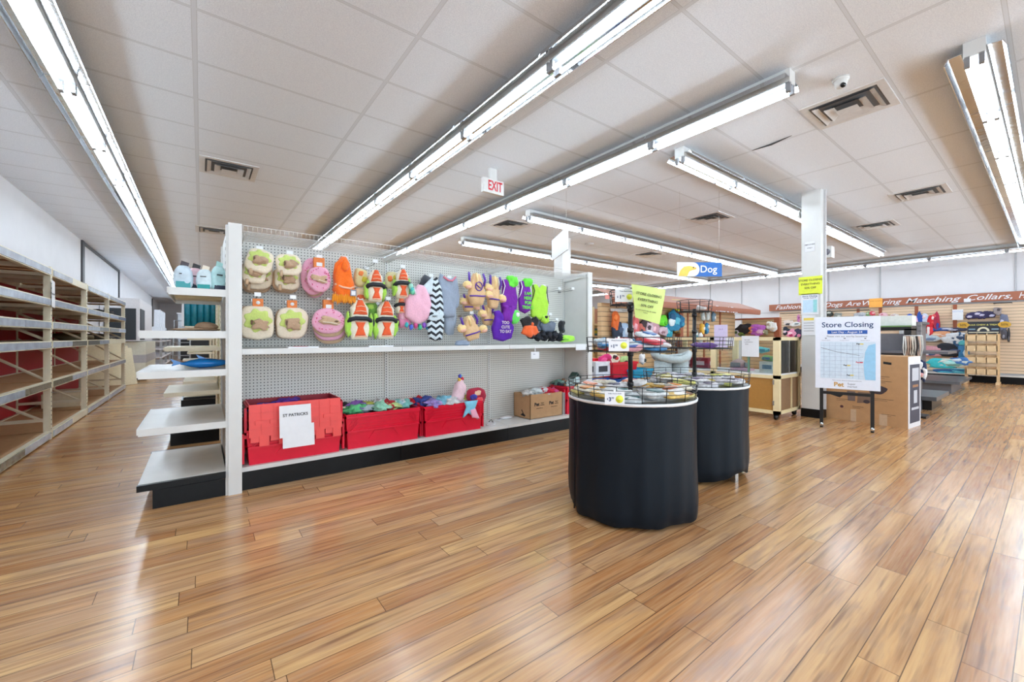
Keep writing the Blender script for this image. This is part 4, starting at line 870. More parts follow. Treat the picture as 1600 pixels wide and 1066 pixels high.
# ------------------------------------------------------------------ red crates with clothes, cartons on the base deck
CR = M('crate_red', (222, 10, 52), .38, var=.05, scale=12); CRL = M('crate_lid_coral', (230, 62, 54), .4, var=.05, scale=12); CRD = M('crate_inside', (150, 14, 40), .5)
def crate(label, x0, x1, y0, y1, z0, h_, lids=False, group=None, side=True):
    t = thing('plastic_crate', label, 'crate', ((x0+x1)/2, (y0+y1)/2, z0), 0, group)
    W, D = (x1-x0)/2, (y1-y0)/2; k = .94; th = .008
    b = MB()
    o = [(-W*k, -D*k, 0), (W*k, -D*k, 0), (W*k, D*k, 0), (-W*k, D*k, 0), (-W, -D, h_), (W, -D, h_), (W, D, h_), (-W, D, h_)]
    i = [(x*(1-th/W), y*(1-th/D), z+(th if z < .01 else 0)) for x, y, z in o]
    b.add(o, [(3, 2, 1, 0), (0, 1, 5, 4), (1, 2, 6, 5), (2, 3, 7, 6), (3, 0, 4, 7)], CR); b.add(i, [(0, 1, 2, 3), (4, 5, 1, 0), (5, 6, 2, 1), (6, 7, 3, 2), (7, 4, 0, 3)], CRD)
    b.add(o[4:]+i[4:], [(k_, (k_+1) % 4, (k_+1) % 4+4, k_+4) for k_ in range(4)], CR)
    b.build('body', t)
    b = MB(); r = .012
    for z, e in ((h_-.018, .012), (h_*.52, .016)):
        s = k+(1-k)*z/h_; a, c = W*s+e, D*s+e
        b.box(-a, a, -c, -c+e, z-r, z+.004, CR); b.box(-a, a, c-e, c, z-r, z+.004, CR); b.box(-a, -a+e, -c, c, z-r, z+.004, CR); b.box(a-e, a, -c, c, z-r, z+.004, CR)
    for q in range(4):
        z = h_*(.6+.09*q); s = k+(1-k)*z/h_; b.box(-W*s*.96, W*s*.96, -D*s-.006, -D*s+.004, z, z+.006, CR)
    b.build('rib', t)
    for sx in (-1, 1):
        b = MB()
        for q in range(6): 
            T = Matrix.Translation((sx*W*.8, -D*.985-.004, h_*(.62+.055*q))) @ Matrix.Rotation(sx*PI/4, 4, 'Y'); b.box(-W*.14, W*.14, -.006, .004, -.003, .003, CR, T)
        b.build('corner_lattice', t)
    b = MB(); b.poly([(-W*.42, h_*.24), (-W*.28, h_*.46), (W*.28, h_*.46), (W*.42, h_*.24), (W*.38, h_*.24), (W*.25, h_*.42), (-W*.25, h_*.42), (-W*.38, h_*.24)], .01, CR, Matrix.Translation((0, -D*.96-.008, 0))); b.build('embossed_label', t)
    if side:
        for sx in (-1, 1): b = MB(); b.box(sx*(W+.012)-.012, sx*(W+.012)+.012, -D*.5, D*.5, h_*.3, h_*.52, CR); b.box(sx*(W+.018)-.008, sx*(W+.018)+.008, -D*.9, -D*.7, h_*.05, h_*.9, CR); b.build('handle', t)
    if lids:
        for sy in (-1,):
            b = MB(); T = Matrix.Translation((0, -D-.012, h_)) @ Matrix.Rotation(-.1, 4, 'X')
            teeth = []; n = 10; L = .24
            for q in range(n):
                xa, xb = -W+2*W*q/n, -W+2*W*(q+1)/n; zz = -L-(.07 if q % 2 else 0)
                teeth += [(xa, zz), (xb, zz)]
            b.poly([(-W, 0)]+teeth+[(W, 0)], .012, CRL, T)
            for q in range(1, 8): b.box(-W+2*W*q/8-.003, -W+2*W*q/8+.003, -.005, 0, -L+.02, -.01, CRL, T)
            for q in range(1, 4): b.box(-W+.01, W-.01, -.005, 0, -L*q/4-.003, -L*q/4+.003, CRL, T)
            for q in range(6): b.box(-W+.04+2*(W-.04)*q/6, -W+.04+2*(W-.04)*q/6+.05, -.012, 0, -L*.62, -L*.5, CRL, T)
            b.build('lid_flap', t)
            b = MB(); T = Matrix.Translation((0, -D-.03, h_-.06)) @ Matrix.Rotation(-.16, 4, 'X'); teeth = []
            for q in range(n):
                xa, xb = -W+2*W*q/n, -W+2*W*(q+1)/n; zz = -L-(0 if q % 2 else .04); teeth += [(xa+.01, zz), (xb+.01, zz)]
            b.poly([(-W+.01, -.12)]+teeth+[(W+.01, -.12)], .01, CRL, Matrix.Translation((0, -D-.0, h_+.0)) @ Matrix.Rotation(-.12, 4, 'X')); b.build('lid_flap', t)
    return t
DK = .1725
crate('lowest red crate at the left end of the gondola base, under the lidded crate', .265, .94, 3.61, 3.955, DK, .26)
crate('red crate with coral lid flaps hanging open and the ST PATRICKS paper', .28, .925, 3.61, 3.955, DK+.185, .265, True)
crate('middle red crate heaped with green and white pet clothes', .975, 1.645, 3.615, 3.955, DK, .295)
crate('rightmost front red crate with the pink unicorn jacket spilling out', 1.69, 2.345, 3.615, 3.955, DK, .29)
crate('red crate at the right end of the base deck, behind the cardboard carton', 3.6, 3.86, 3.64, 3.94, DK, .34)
t = thing('paper_notice', 'white paper reading ST PATRICKS taped on the hanging crate lids', 'notice', (.58, 3.53, .475)); T = TM(0, 0, 0, .0, -.13)
b = MB(); b.box(-.11, .11, 0, .002, -.11, .13, PAPER, T); b.build('upper_sheet', t); b = MB(); b.box(-.09, .13, .0025, .004, -.19, -.02, PAPER, T); b.build('lower_sheet', t)
text('ST PATRICKS', .03, INK, t, (0, -.0012, .055), T=T, bold=.02)
def heap(pre, place, x0, x1, y0, y1, z, cols, sd, grp):
    r2 = random.Random(sd)
    for k, (nm_, c) in enumerate(cols):
        u = (k+.5)/len(cols); x = x0+(x1-x0)*((k*.381+.1) % 1.0); y = y0+(y1-y0)*r2.uniform(.15, .85)
        b = MB(); b.blob((0, 0, 0), (r2.uniform(.07, .11), r2.uniform(.06, .09), r2.uniform(.035, .055)), M('cloth_%s' % nm_.replace(' ', '_'), c, .9, var=.3, scale=40, bump=.6), 3, .5, sd+k, fq=2.6)
        o = b.build('pet_garment'); o.location = (x, y, z+r2.uniform(-.01, .02)); o.rotation_euler = (0, 0, r2.uniform(0, 3)); tag(o, '%s pet garment %s' % (nm_, place), 'pet clothing')
heap('', 'heaped in the middle red crate', 1.02, 1.6, 3.66, 3.9, .475, [('grass green', (90, 180, 120)), ('mint striped', (150, 206, 180)), ('white and grey', (220, 224, 228)), ('silver grey', (176, 186, 194)), ('red and gold', (170, 40, 50)), ('orange striped', (236, 196, 170)), ('olive yellow', (186, 190, 80)), ('pale blue', (170, 196, 220)), ('dusty purple', (130, 90, 170)), ('bright white', (238, 238, 240)), ('pale teal', (130, 190, 184)), ('cream', (226, 222, 200)), ('pale lime', (186, 220, 140)), ('black', (32, 34, 38))], 3, 'm')
heap('', 'lying in the right front red crate', 1.73, 2.28, 3.66, 3.9, .46, [('navy blue', (60, 76, 150)), ('white', (232, 234, 238)), ('yellow and green', (180, 190, 70)), ('lilac', (196, 160, 210)), ('soft magenta', (206, 110, 160)), ('scarlet', (210, 30, 50)), ('light blue', (130, 190, 226)), ('pale pink', (238, 196, 212)), ('pale violet', (160, 140, 206))], 5, 'r')
heap('', 'inside the lidded left crate', .34, .84, 3.68, 3.9, .575, [('royal blue', (50, 60, 170)), ('deep purple', (96, 50, 160)), ('burgundy', (130, 20, 50))], 8, 'l')
# things spilling over the right crate
t = thing('unicorn_jacket', 'pale pink pet jacket with rainbow tuft standing out of the right front crate', 'pet costume', (2.13, 3.74, .56))
b = MB(); b.puff(circ(20, .07, .13, 0, 0, .9, .3, 3), .09, M('pale_pink_fur', (240, 206, 216), **FL1), TM(0, 0, 0, .25), jit=.3, seed=4, wr=.02); b.build('body', t)
b = MB()
for k, c in enumerate(((70, 190, 190), (220, 60, 80), (240, 200, 80), (90, 90, 200))): b.blob((.02+.02*math.sin(k*2), -.01, .14+.02*math.cos(k*2)), (.02, .02, .022), M('tuft%d' % k, c, .9, bump=.4), 1, .4, k)
b.build('rainbow_tuft', t)
t = thing('pet_garment', 'blue and pink pet garment draped over the front rim of the right crate', 'pet clothing', (2.17, 3.585, .42))
b = MB(); b.puff(dens([(-.06, .06), (.1, .06), (.06, -.03), (.1, -.14), (-.02, -.06), (-.08, -.1), (-.04, 0)], 3), .03, M('aqua_cloth', (130, 206, 236), .7, var=.1), jit=.5, seed=6); b.build('body', t)
b = MB(); b.puff(dens([(.0, -.03), (.06, -.02), (.11, -.13), (.02, -.11)], 3), .02, M('pink_flap', (246, 176, 202), .7), Matrix.Translation((0, -.015, 0)), jit=.2); b.build('pink_flap', t)
pack('dark red and blue plush heap piled at the right rim of the right crate', 728, 757, 606, 634, 3.68, [(170, 24, 60), (60, 60, 160), (230, 80, 90), (240, 200, 170)], 91, 'plush_toy', 'pet toy')
# plain dish with wire
t = thing('wire_coil', 'small white coil of plastic ties lying on the base deck between crate and carton', 'coil', (2.52, 3.72, DK+.0))
b = MB(); b.ring((0, 0, .006), .05, .005, PAPER, 20, 5); b.ring((.01, .01, .016), .045, .005, PAPER, 20, 5); b.tube([(.05, .0, .01), (.12, .1, .02), (.2, .12, .005), (.28, .14, .01)], .005, PAPER, 5); b.build('ties', t)
b = MB(); b.tube([(.0, .04, .02), (.02, .02, .05), (.03, 0, .02)], .004, INK, 5); b.build('clip', t)
t = thing('bubble_wrap', 'scrap of white packing film on the deck left of the carton', 'scrap', (2.85, 3.88, DK)); b = MB(); b.blob((0, 0, .014), (.09, .035, .016), PAPER, 2, .5, 5); b.build('film', t)
# Pet Supermarket carton
t = thing('cardboard_carton', 'open cardboard carton printed Pet Super market on the gondola base deck', 'carton', (3.1, 3.78, DK)); W, D, H = .255, .155, .285
t.location = (3.285, 3.815, DK)
b = MB(); b.box(-W, W, -D, -D+.005, 0, H, CARD); b.box(-W, W, D-.005, D, 0, H, CARD); b.box(-W, -W+.005, -D, D, 0, H, CARD); b.box(W-.005, W, -D, D, 0, H, CARD); b.box(-W, W, -D, D, 0, .005, CARD); b.build('body', t)
for u in (-.12, .11):
    text('Pet', .055, INK, t, (u-.035, -D-.001, .165), bold=.04); text('Super', .022, INK, t, (u+.05, -D-.001, .178)); text('market', .022, INK, t, (u+.05, -D-.001, .155)); text('petsupermarket.com', .012, INK, t, (u+.01, -D-.001, .12))
b = MB(); b.poly([(-.05, .03), (.0, .06), (.05, .035), (.03, .02)], .001, INK, RZ(-PI/2, (-W-.001, -.02, 0)) ); b.poly([(-.01, .09), (.03, .04), (.04, .045), (0, .1)], .001, INK, RZ(-PI/2, (-W-.001, 0, 0))); b.build('printed_dog', t)
heap('', 'filling the cardboard carton on the gondola', 3.08, 3.48, 3.7, 3.92, DK+.285, [('white spotted', (228, 230, 240)), ('pale lilac', (222, 216, 236)), ('pink patterned', (214, 80, 140)), ('ice blue', (200, 220, 230)), ('crimson', (200, 30, 60)), ('ivory', (232, 230, 224)), ('soft white', (238, 236, 240)), ('pearl grey', (206, 210, 220))], 12, 'c')
heap('', 'piled in the crate at the gondola right end', 3.65, 3.82, 3.7, 3.88, .52, [('sea green', (110, 150, 140)), ('brown patterned', (150, 110, 80)), ('blush', (226, 206, 200)), ('slate', (60, 70, 76)), ('pale aqua', (190, 220, 220))], 15, 'e')
t = thing('paper_board', 'white foam sheet leaning between the carton and the end crate', 'sheet', (3.572, 3.8, DK)); b = MB(); b.box(-.006, .006, -.15, .12, 0, .27, PAPER); b.build('sheet', t); b = MB(); b.box(-.0065, .0065, -.152, -.15, 0, .27, TEXTG); b.build('edge', t)
t = thing('cat_house', 'small dark roofed toy house sticking out of the end crate', 'pet toy', (3.8, 3.7, .54)); b = MB(); b.box(-.05, .05, -.04, .04, 0, .09, M('aqua_pale', (196, 222, 226), .5)); b.build('body', t); b = MB(); b.poly([(-.07, .07), (0, .14), (.07, .07), (.06, .06), (0, .12), (-.06, .06)], .1, M('roof_green', (36, 62, 58), .5), Matrix.Translation((0, -.05, 0))); b.build('roof', t)

# ------------------------------------------------------------------ round wire display stands with black skirts
def CP(x, y, d):
    p = Vector(((x-800)/FPX*d, d)); return Vector((p.dot(_D2), p.dot(_D1), CAM_H-(y-526.5)/FPX*d))
SK = M('skirt_fabric', (20, 28, 36), .45, var=.15, scale=3, stretch=(4, 4, 1), spec=.15); WB = M('wire_black', (12, 13, 15), .35); RIM = M('rim_white', (226, 228, 230), .4)
def spinner(label, cx, cy, sd, lift):
    t = thing('display_stand', label, 'display stand', (cx, cy, 0)); R = .407
    aw = math.atan2(-cy, -cx)
    def rf(a, z):
        k = 1-z/.73; d = math.atan2(math.sin(a-aw), math.cos(a-aw))
        s = 1+.011*math.sin(9*a+sd+1.3*math.sin(2*a))*(.35+k)+.007*math.sin(19*a+sd*2+math.sin(3*a))*(.5+.6*k)+.012*math.sin(4*a+sd)*k
        s -= .03*math.exp(-((d+1.0)/.05)**2)*(1-.2*k)
        return s
    b = MB(); prof = [(R*.985, .012), (R*1.005, .02), (R*1.015, .1), (R*1.01, .2), (R*1.0, .35), (R*.995, .5), (R*.995, .65), (R*1.0, .728)]
    n = 120; vs = []; fs = []
    for (r, z) in prof:
        for q in range(n):
            a = 2*PI*q/n; zz = z
            if z < .15:
                d = math.atan2(math.sin(a-aw-lift[0]), math.cos(a-aw-lift[0])); zz = z+lift[1]*math.exp(-(d/.45)**2)*(1-z/.15)+.012*abs(math.sin(5*a+sd))*(1-z/.15)
                rr = r*rf(a, z)*(1-.05*(1-z/.15)*max(0, math.sin(3*a+sd)))
            else: rr = r*rf(a, z)
            vs.append((rr*math.cos(a), rr*math.sin(a), zz))
    for i in range(len(prof)-1): fs += [(i*n+q, i*n+(q+1) % n, (i+1)*n+(q+1) % n, (i+1)*n+q) for q in range(n)]
    b.add(vs, fs, SK, True); b.build('skirt', t)
    b = MB(); a = aw-1.0
    b.tube([((R+.004)*math.cos(a)*(1+.004*math.sin(z*40)), (R+.004)*math.sin(a), z) for z in [.03+.035*k for k in range(20)]], .004, SK, 5); b.build('skirt_seam', t)
    b = MB(); b.lathe([(0, .722), (R-.004, .722), (R+.006, .728), (R+.008, .742), (R-.004, .744), (R-.006, .732), (0, .732)], (0, 0, 0), RIM, 64); b.build('rim_tray', t)
    def basket(nm, r, z0, z1, nr, nv, tray=True):
        b = MB()
        for q in range(nr): b.ring((0, 0, z0+(z1-z0)*q/(nr-1)), r+(.004 if nm != 'base_basket' else .003*q), .0028 if q in (0, nr-1) else .002, WB, 56, 5)
        for q in range(nv):
            a = 2*PI*(q+.3)/nv; b.tube([(r*math.cos(a), r*math.sin(a), z0-.012), ((r+.01)*math.cos(a), (r+.01)*math.sin(a), z1)], .0026, WB, 5)
        if tray:
            for q in range(8): a = PI*q/8; b.tube([(r*math.cos(a), r*math.sin(a), z0), (-r*math.cos(a), -r*math.sin(a), z0)], .002, WB, 4)
        b.build(nm, t)
    basket('base_basket', R-.002, .745, .838, 5, 18, False)
    basket('middle_basket', .283, 1.035, 1.128, 4, 16)
    basket('top_basket', .13, 1.345, 1.438, 4, 10)
    b = MB(); b.cyl((0, 0, .732), (0, 0, 1.37), .0155, WB, 12)
    for z in (.8, 1.0, 1.16, 1.3): b.cyl((0, 0, z), (0, 0, z+.03), .021, WB, 12)
    b.build('pole', t)
    for q in range(4):
        a = aw+lift[0]+q*PI/2; b = MB(); b.box(-.02, .02, -.02, .02, 0, .1, CHROME, Matrix.Translation((R*(.86 if lift[1] else .7)*math.cos(a), R*(.86 if lift[1] else .7)*math.sin(a), 0)) @ Matrix.Rotation(a, 4, 'Z')); b.build('foot', t)
    return t
S1 = spinner('black-skirted round wire display stand nearest the camera, with price cards', 2.299, 1.723, 1, (2.2, .0))
S2 = spinner('black-skirted round wire display stand behind, its hem lifted off the floor', 3.356, 1.86, 4, (.95, .075))
def pouch(label, x, y, z, a, L, Wd, c1, c2, sd, grp, tilt=0.1):
    t = thing('treat_pouch', label, 'treat pouch', (x, y, z), a+.5*math.sin(sd*2.3), grp)
    m1 = M('p_%d_%d_%d' % c1, c1, .3, var=.28, scale=45, bump=.5); m2 = M('p_%d_%d_%d' % c2, c2, .3)
    b = MB(); T = Matrix.Rotation(tilt, 4, 'X') @ Matrix.Rotation(-PI/2, 4, 'X')
    b.puff(circ(22, L/2, Wd/2, 0, 0, .45, .06, sd), .026, m1, T, jit=.6, seed=sd, back=True, wr=.014); b.build('pouch', t)
    b = MB(); b.puff(circ(14, L*.26, Wd*.4, L*.1, 0, .6, .3, sd), .012, m2, Matrix.Rotation(tilt, 4, 'X') @ Matrix.Translation((0, 0, .016)) @ Matrix.Rotation(-PI/2, 4, 'X'), back=True); b.build('label_panel', t)
    return t
P1 = [((236, 232, 224), (220, 170, 70)), ((226, 176, 90), (244, 240, 232)), ((240, 236, 232), (206, 110, 60)), ((232, 200, 120), (150, 96, 50)), ((242, 240, 238), (90, 90, 110)), ((236, 220, 196), (214, 140, 60))]
r1 = random.Random(4)
for k in range(26):
    a = 2*PI*k/26+.1; rr = .32 if k % 2 else .27
    c = P1[k % 6] if math.cos(a-math.atan2(-1.7, -2.3)+.5) > -2 and not (k % 26 in (14, 15, 16, 17, 18)) else ((206, 214, 216), (70, 110, 110))
    pouch('white and orange treat pouch lying in the bottom basket of the nearest display stand', 2.299+rr*math.cos(a), 1.723+rr*math.sin(a), .757+.018*(k % 3), a+PI/2, .19, .12, c[0], c[1], k, 'pouches in the nearest stand, bottom basket', .25*(1 if k % 2 else -1)*.5)
P2 = [((208, 206, 210), (100, 90, 110)), ((226, 222, 214), (196, 176, 60)), ((190, 186, 190), (60, 66, 76)), ((220, 210, 120), (90, 80, 60)), ((232, 230, 236), (130, 120, 150))]
for k in range(24):
    a = 2*PI*k/24; rr = .31 if k % 2 else .25; c = P2[k % 5]
    pouch('grey and cream treat pouch lying in the bottom basket of the stand behind', 3.356+rr*math.cos(a), 1.86+rr*math.sin(a), .757+.015*(k % 3), a+PI/2, .17, .11, c[0], c[1], 40+k, 'pouches in the rear stand, bottom basket', .1)
P3 = [((200, 214, 230), (30, 120, 170)), ((206, 50, 70), (236, 236, 240)), ((40, 120, 176), (226, 230, 236)), ((226, 232, 240), (190, 60, 80)), ((214, 150, 160), (60, 80, 150))]
for k in range(16):
    a = 2*PI*k/16+.2; rr = .2 if k % 2 else .16; c = P3[k % 5]
    pouch('blue, red or white treat pouch in the middle basket of the nearest display stand', 2.299+rr*math.cos(a), 1.723+rr*math.sin(a), 1.058+.02*(k % 3), a+PI/2, .17, .1, c[0], c[1], 80+k, 'pouches in the nearest stand, middle basket', .2)
pouch('flat white and blue pouch sticking up above the middle basket of the nearest stand', 2.40, 1.66, 1.14, -.4, .22, .1, (214, 226, 240), (70, 110, 170), 99, None, .3)
pouch('purple pouch alone in the middle basket of the rear stand', 3.3, 1.75, 1.06, -.6, .2, .08, (90, 56, 130), (70, 40, 110), 98, None, .1)
pouch('small white sachet in the top basket of the rear stand', 3.36, 1.8, 1.37, .3, .12, .07, (226, 216, 212), (150, 80, 70), 97, None, .1)
# cards on the stands: face the camera
CARDY = M('badge_yellow', (226, 232, 70), .5)
def card(name, label, x0, y0, x1, y1, d, lines, badge=None, mat=PAPER, cat='price card', tilt=0):
    c = CP((x0+x1)/2, (y0+y1)/2, d); w_, h_ = abs(x1-x0)/FPX*d, abs(y1-y0)/FPX*d
    t = thing(name, label, cat, c, YAW+tilt)
    b = MB(); b.box(-w_/2, w_/2, 0, .002, -h_/2, h_/2, mat); b.build('sheet', t)
    for (s, sz, u, v, mm, bd) in lines: text(s, sz*h_, mm, t, (u*w_, -.0008, v*h_), bold=bd, depth=.0003)
    if badge: b = MB(); b.cyl((badge[0]*w_, -.001, badge[1]*h_), (badge[0]*w_, 0, badge[1]*h_), badge[2]*h_, CARDY, 20); b.tube([((badge[0]-.08)*w_, -.0015, (badge[1]-.02)*h_), ((badge[0]+.02)*w_, -.0015, (badge[1]-.12)*h_), ((badge[0]+.06)*w_, -.0015, (badge[1]-.08)*h_)], .0012, M('olive_ink', (130, 136, 40), .5), 4); b.build('badge', t)
    b = MB(); b.box(-.006, .006, .001, .004, h_/2-.004, h_/2+.012, M('clear_plate', (236, 240, 246), .3)); b.build('clip', t)
    return t
card('price_card', 'white $3.99 price card on the bottom basket of the nearest stand', 945, 612, 976, 632, 2.33, (('Puffer Snacks Deals', .13, 0, .34, NAVY, .0), ('$', .2, -.36, -.08, NAVY, .02), ('3', .42, -.24, -.12, NAVY, .04), ('99', .2, -.1, -.02, NAVY, .02)), (.24, -.1, .3))
card('price_card', 'white $1.99 price card on the middle basket of the nearest stand', 951, 529, 983, 549, 2.44, (('Whole Reward Chews', .13, 0, .34, NAVY, .0), ('$', .2, -.36, -.1, NAVY, .02), ('1', .38, -.25, -.12, NAVY, .04), ('99', .2, -.12, -.05, NAVY, .02)), (.24, -.05, .26))
card('price_card', 'white $1.79 price card on the small top basket beside the yellow paper', 961, 452, 989, 472, 2.6, (('Treat Snack Sticks', .13, .1, .34, NAVY, .0), ('$', .2, -.36, -.1, NAVY, .02), ('1', .36, -.2, -.12, NAVY, .04), ('79', .2, -.05, -.05, NAVY, .02)), (.3, -.1, .22))
# yellow closing paper, curled
t = thing('closing_notice', 'yellow-green STORE CLOSING EVERYTHING 50% OFF paper clipped to the nearest stand', 'notice', CP(1013, 476, 2.52), YAW)
LG2 = M('notice_lime', (214, 236, 140), .6, var=.03); b = MB(); nx, nz = 8, 10; vs = []; s_ = 2.52/FPX
TL, TR, BL, BR = (-26.5, 32), (27, 23), (-19, -20), (19, -31)
for j in range(nz+1):
    for i in range(nx+1):
        u, v = i/nx, j/nz; x = (TL[0]*(1-u)+TR[0]*u)*(1-v)+(BL[0]*(1-u)+BR[0]*u)*v; z = (TL[1]*(1-u)+TR[1]*u)*(1-v)+(BL[1]*(1-u)+BR[1]*u)*v
        vs.append((x*s_, -.012*math.sin(u*PI)+.02*v*v, z*s_))
b.add(vs, [(j*(nx+1)+i, (j+1)*(nx+1)+i, (j+1)*(nx+1)+i+1, j*(nx+1)+i+1) for j in range(nz) for i in range(nx)], LG2, True); b.build('sheet', t)
T = Matrix.Rotation(.19, 4, 'Y')
for s, sz, u, v in (('STORE CLOSING', .021, -.012, .055), ('EVERYTHING', .021, -.012, .02), ('50% OFF', .021, -.01, -.014), ('ALL DISCOUNTS WILL BE TAKEN', .0085, -.012, -.043), ('TODAY', .0085, -.012, -.056)):
    text(s, sz, M('olive_dark', (56, 66, 30), .6), t, (u, -.016 if v > -.04 else -.013, v), T=T, bold=.015 if sz > .01 else 0)
t = thing('shelf_tag', 'small salmon-coloured tag at the left edge of the top basket', 'tag', CP(949, 464, 2.64), YAW); b = MB(); b.box(-.014, .014, 0, .002, -.014, .014, M('salmon_tag', (224, 140, 130), .5)); b.build('sheet', t); b = MB(); b.box(.01, .03, 0, .003, .008, .014, WB); b.build('clip', t)
t = thing('pole_rod', 'black square rod joint under the top basket of the nearest stand', 'rod', (2.299, 1.723, 1.325)); b = MB(); b.box(-.018, .018, -.018, .018, 0, .012, WB); b.build('collar', t); b = MB(); b.box(-.13, 0, -.012, .012, .012, .018, WB, RZ(.9)); b.build('arm', t)

# ------------------------------------------------------------------ glass display case on casters
CW = M('case_cream', (232, 216, 172), .5, var=.04, scale=10); HB = M('hardboard', (176, 128, 62), .5, var=.06); HB2 = M('hardboard_side', (140, 108, 76), .5, var=.06)
t = thing('display_case', 'cream framed glass display case on black casters left of the white column', 'display case', (6.62, 3.2, 0))
cx0, cx1, cy0, cy1 = 6.2, 6.95, 2.24, 4.05
for x in (cx0, cx1-.05):
    for y in (cy0, 3.1, cy1-.08): b = MB(); b.box(x, x+.05, y, y+.08, .08, 1.12, CW); b.build('post', t, True)
b = MB()
for z in (.08, .56, 1.08):
    b.box(cx0, cx0+.05, cy0, cy1, z, z+.045, CW); b.box(cx1-.05, cx1, cy0, cy1, z, z+.045, CW); b.box(cx0, cx1, cy0, cy0+.05, z, z+.045, CW); b.box(cx0, cx1, cy1-.05, cy1, z, z+.045, CW)
b.build('rail', t, True)
b = MB(); b.box(cx0+.02, cx1-.02, cy0+.02, cy1-.02, .6, .625, PAPER); b.build('deck', t, True)
b = MB(); b.box(cx0+.02, cx0+.03, cy0+.07, 3.1, .12, .56, HB); do = b.build('door', t, True); b = MB(); b.box(cx0+.02, cx0+.03, 3.18, cy1-.09, .12, .56, HB); b.build('door', t, True)
b = MB(); b.box(cx0+.04, cx1-.05, cy0+.015, cy0+.025, .12, .56, HB2); b.box(cx0+.42, cx0+.44, cy0+.0, cy0+.03, .12, .56, CW); b.build('side_panel', t, True)
for (y0_, y1_) in ((cy0+.08, 2.66), (2.64, 3.1), (3.18, cy1-.08)):
    b = MB(); x = cx0+(.02 if y0_ != 2.64 else .032); b.box(x, x+.006, y0_, y1_, .625, 1.08, GLASS); b.build('glass_pane', t, True)
b = MB(); b.box(cx0+.05, cx1-.05, cy0+.02, cy0+.026, .625, 1.08, GLASS); b.build('glass_pane', t, True)
b = MB(); b.box(cx0+.018, cx0+.04, 2.63, 2.65, .625, 1.08, M('glass_edge_green', (110, 150, 128), .2)); b.box(cx0+.36, cx0+.385, cy0+.01, cy0+.03, .625, 1.08, CHROME); b.build('glass_edge', t, True)
for x in (cx0+.06, cx1-.06):
    for y in (cy0+.06, cy1-.1): b = MB(); b.cyl((x, y-.02, .04), (x, y+.02, .04), .04, BLACK, 14); b.box(x-.02, x+.02, y-.03, y+.03, .06, .085, BLACK); b.build('caster', t, True)
for z in (.2, .48): b = MB(); b.box(cx0-.004, cx0+.02, cy0+.065, cy0+.085, z, z+.06, CHROME); b.build('hinge', do, True)
t, w_, h_ = facing_x('case_notice', 'white printed paper taped on the glass front of the display case', 'notice', cx0-.004, 1159, 525, 1186, 558, PAPER, (('WE ARE', .07, -.18, .3, TEXTG, 0), ('CLEARANCE', .07, -.1, .2, TEXTG, 0), ('SALE', .07, -.2, .1, TEXTG, 0)))
t, w_, h_ = facing_x('case_notice', 'pale lilac paper standing behind the rear display stand, left of the case corner', 'notice', cx0-.012, 1116, 508, 1137, 543, M('lilac_paper', (214, 204, 236), .6), (('SALE', .1, 0, .3, M('lilac_ink', (160, 140, 200), .6), 0),))
facing_x('case_notice', 'small pale tag on the upper left of the display case glass', 'notice', cx0-.02, 1134, 528, 1147, 541, PAPER, (('50% OFF', .2, 0, 0, M('lilac_ink', (160, 140, 200), .6), 0),))
facing_x('case_notice', 'plain white sheet above the grey cat tree', 'notice', 6.6, 1059, 543, 1077, 553, PAPER, ())
def item(name, label, cat, x, y, z, sx, sy, sz, c, c2=None, rz=0, grp=None, round_=False):
    t = thing(name, label, cat, (x, y, z), rz, grp); m = M('i_%d_%d_%d' % c, c, .55, var=.12, scale=25); b = MB()
    if round_: b.blob((0, 0, sz/2), (sx/2, sy/2, sz/2), m, 2, .3, int(x*37+z*91) % 50)
    else: b.box(-sx/2, sx/2, -sy/2, sy/2, 0, sz, m)
    b.build('body', t)
    if c2: b = MB(); m2 = M('i_%d_%d_%d' % c2, c2, .5); b.box(-sx/2-.004, -sx/2+.004, -sy*.3, sy*.3, sz*.3, sz*.7, m2); b.box(-sx*.3, sx*.3, -sy/2-.004, -sy/2+.004, sz*.3, sz*.7, m2); b.build('label_panel', t)
    return t
item('gift_box', 'white box with blue and grey spots inside the display case', 'box', 6.5, 2.48, .626, .16, .2, .15, (232, 234, 238), (120, 150, 180))
item('plush_toy', 'green and blue round toy on top of the spotted box in the case', 'pet toy', 6.5, 2.5, .776, .12, .16, .09, (140, 190, 120), (80, 120, 170), round_=True)
item('plush_toy', 'teal toy hanging inside the display case near the top', 'pet toy', 6.75, 2.68, .88, .08, .2, .1, (90, 190, 200), (40, 120, 140), round_=True)
item('pink_tray', 'flat pink tray on the white deck of the display case', 'tray', 6.5, 2.85, .626, .2, .26, .03, (236, 186, 206))
item('plush_toy', 'pink and grey plush pile behind the left glass pane of the case', 'pet toy', 6.6, 2.95, .626, .2, .24, .16, (190, 160, 160), (120, 130, 140), round_=True)
for k, (x, y, c, l) in enumerate(((6.7, 2.32, (130, 160, 210), 'light blue bag behind the end glass of the case'), (6.8, 2.36, (60, 70, 80), 'dark bag behind the end glass of the case'), (6.45, 2.3, (214, 190, 224), 'pale lilac strip behind the end glass of the case'))):
    item('product_bag', l, 'bag', x, y, .626, .09, .05, .34-.05*k, c, (230, 234, 238))
for k, (y, c, l) in enumerate(((3.5, (150, 40, 60), 'dark red basket of toys behind the left end of the display case'), (3.9, (120, 30, 50), 'maroon basket farthest left in the display case'))):
    item('toy_basket', l, 'basket', 6.6, y, .626, .3, .3, .16, c, (226, 200, 210))

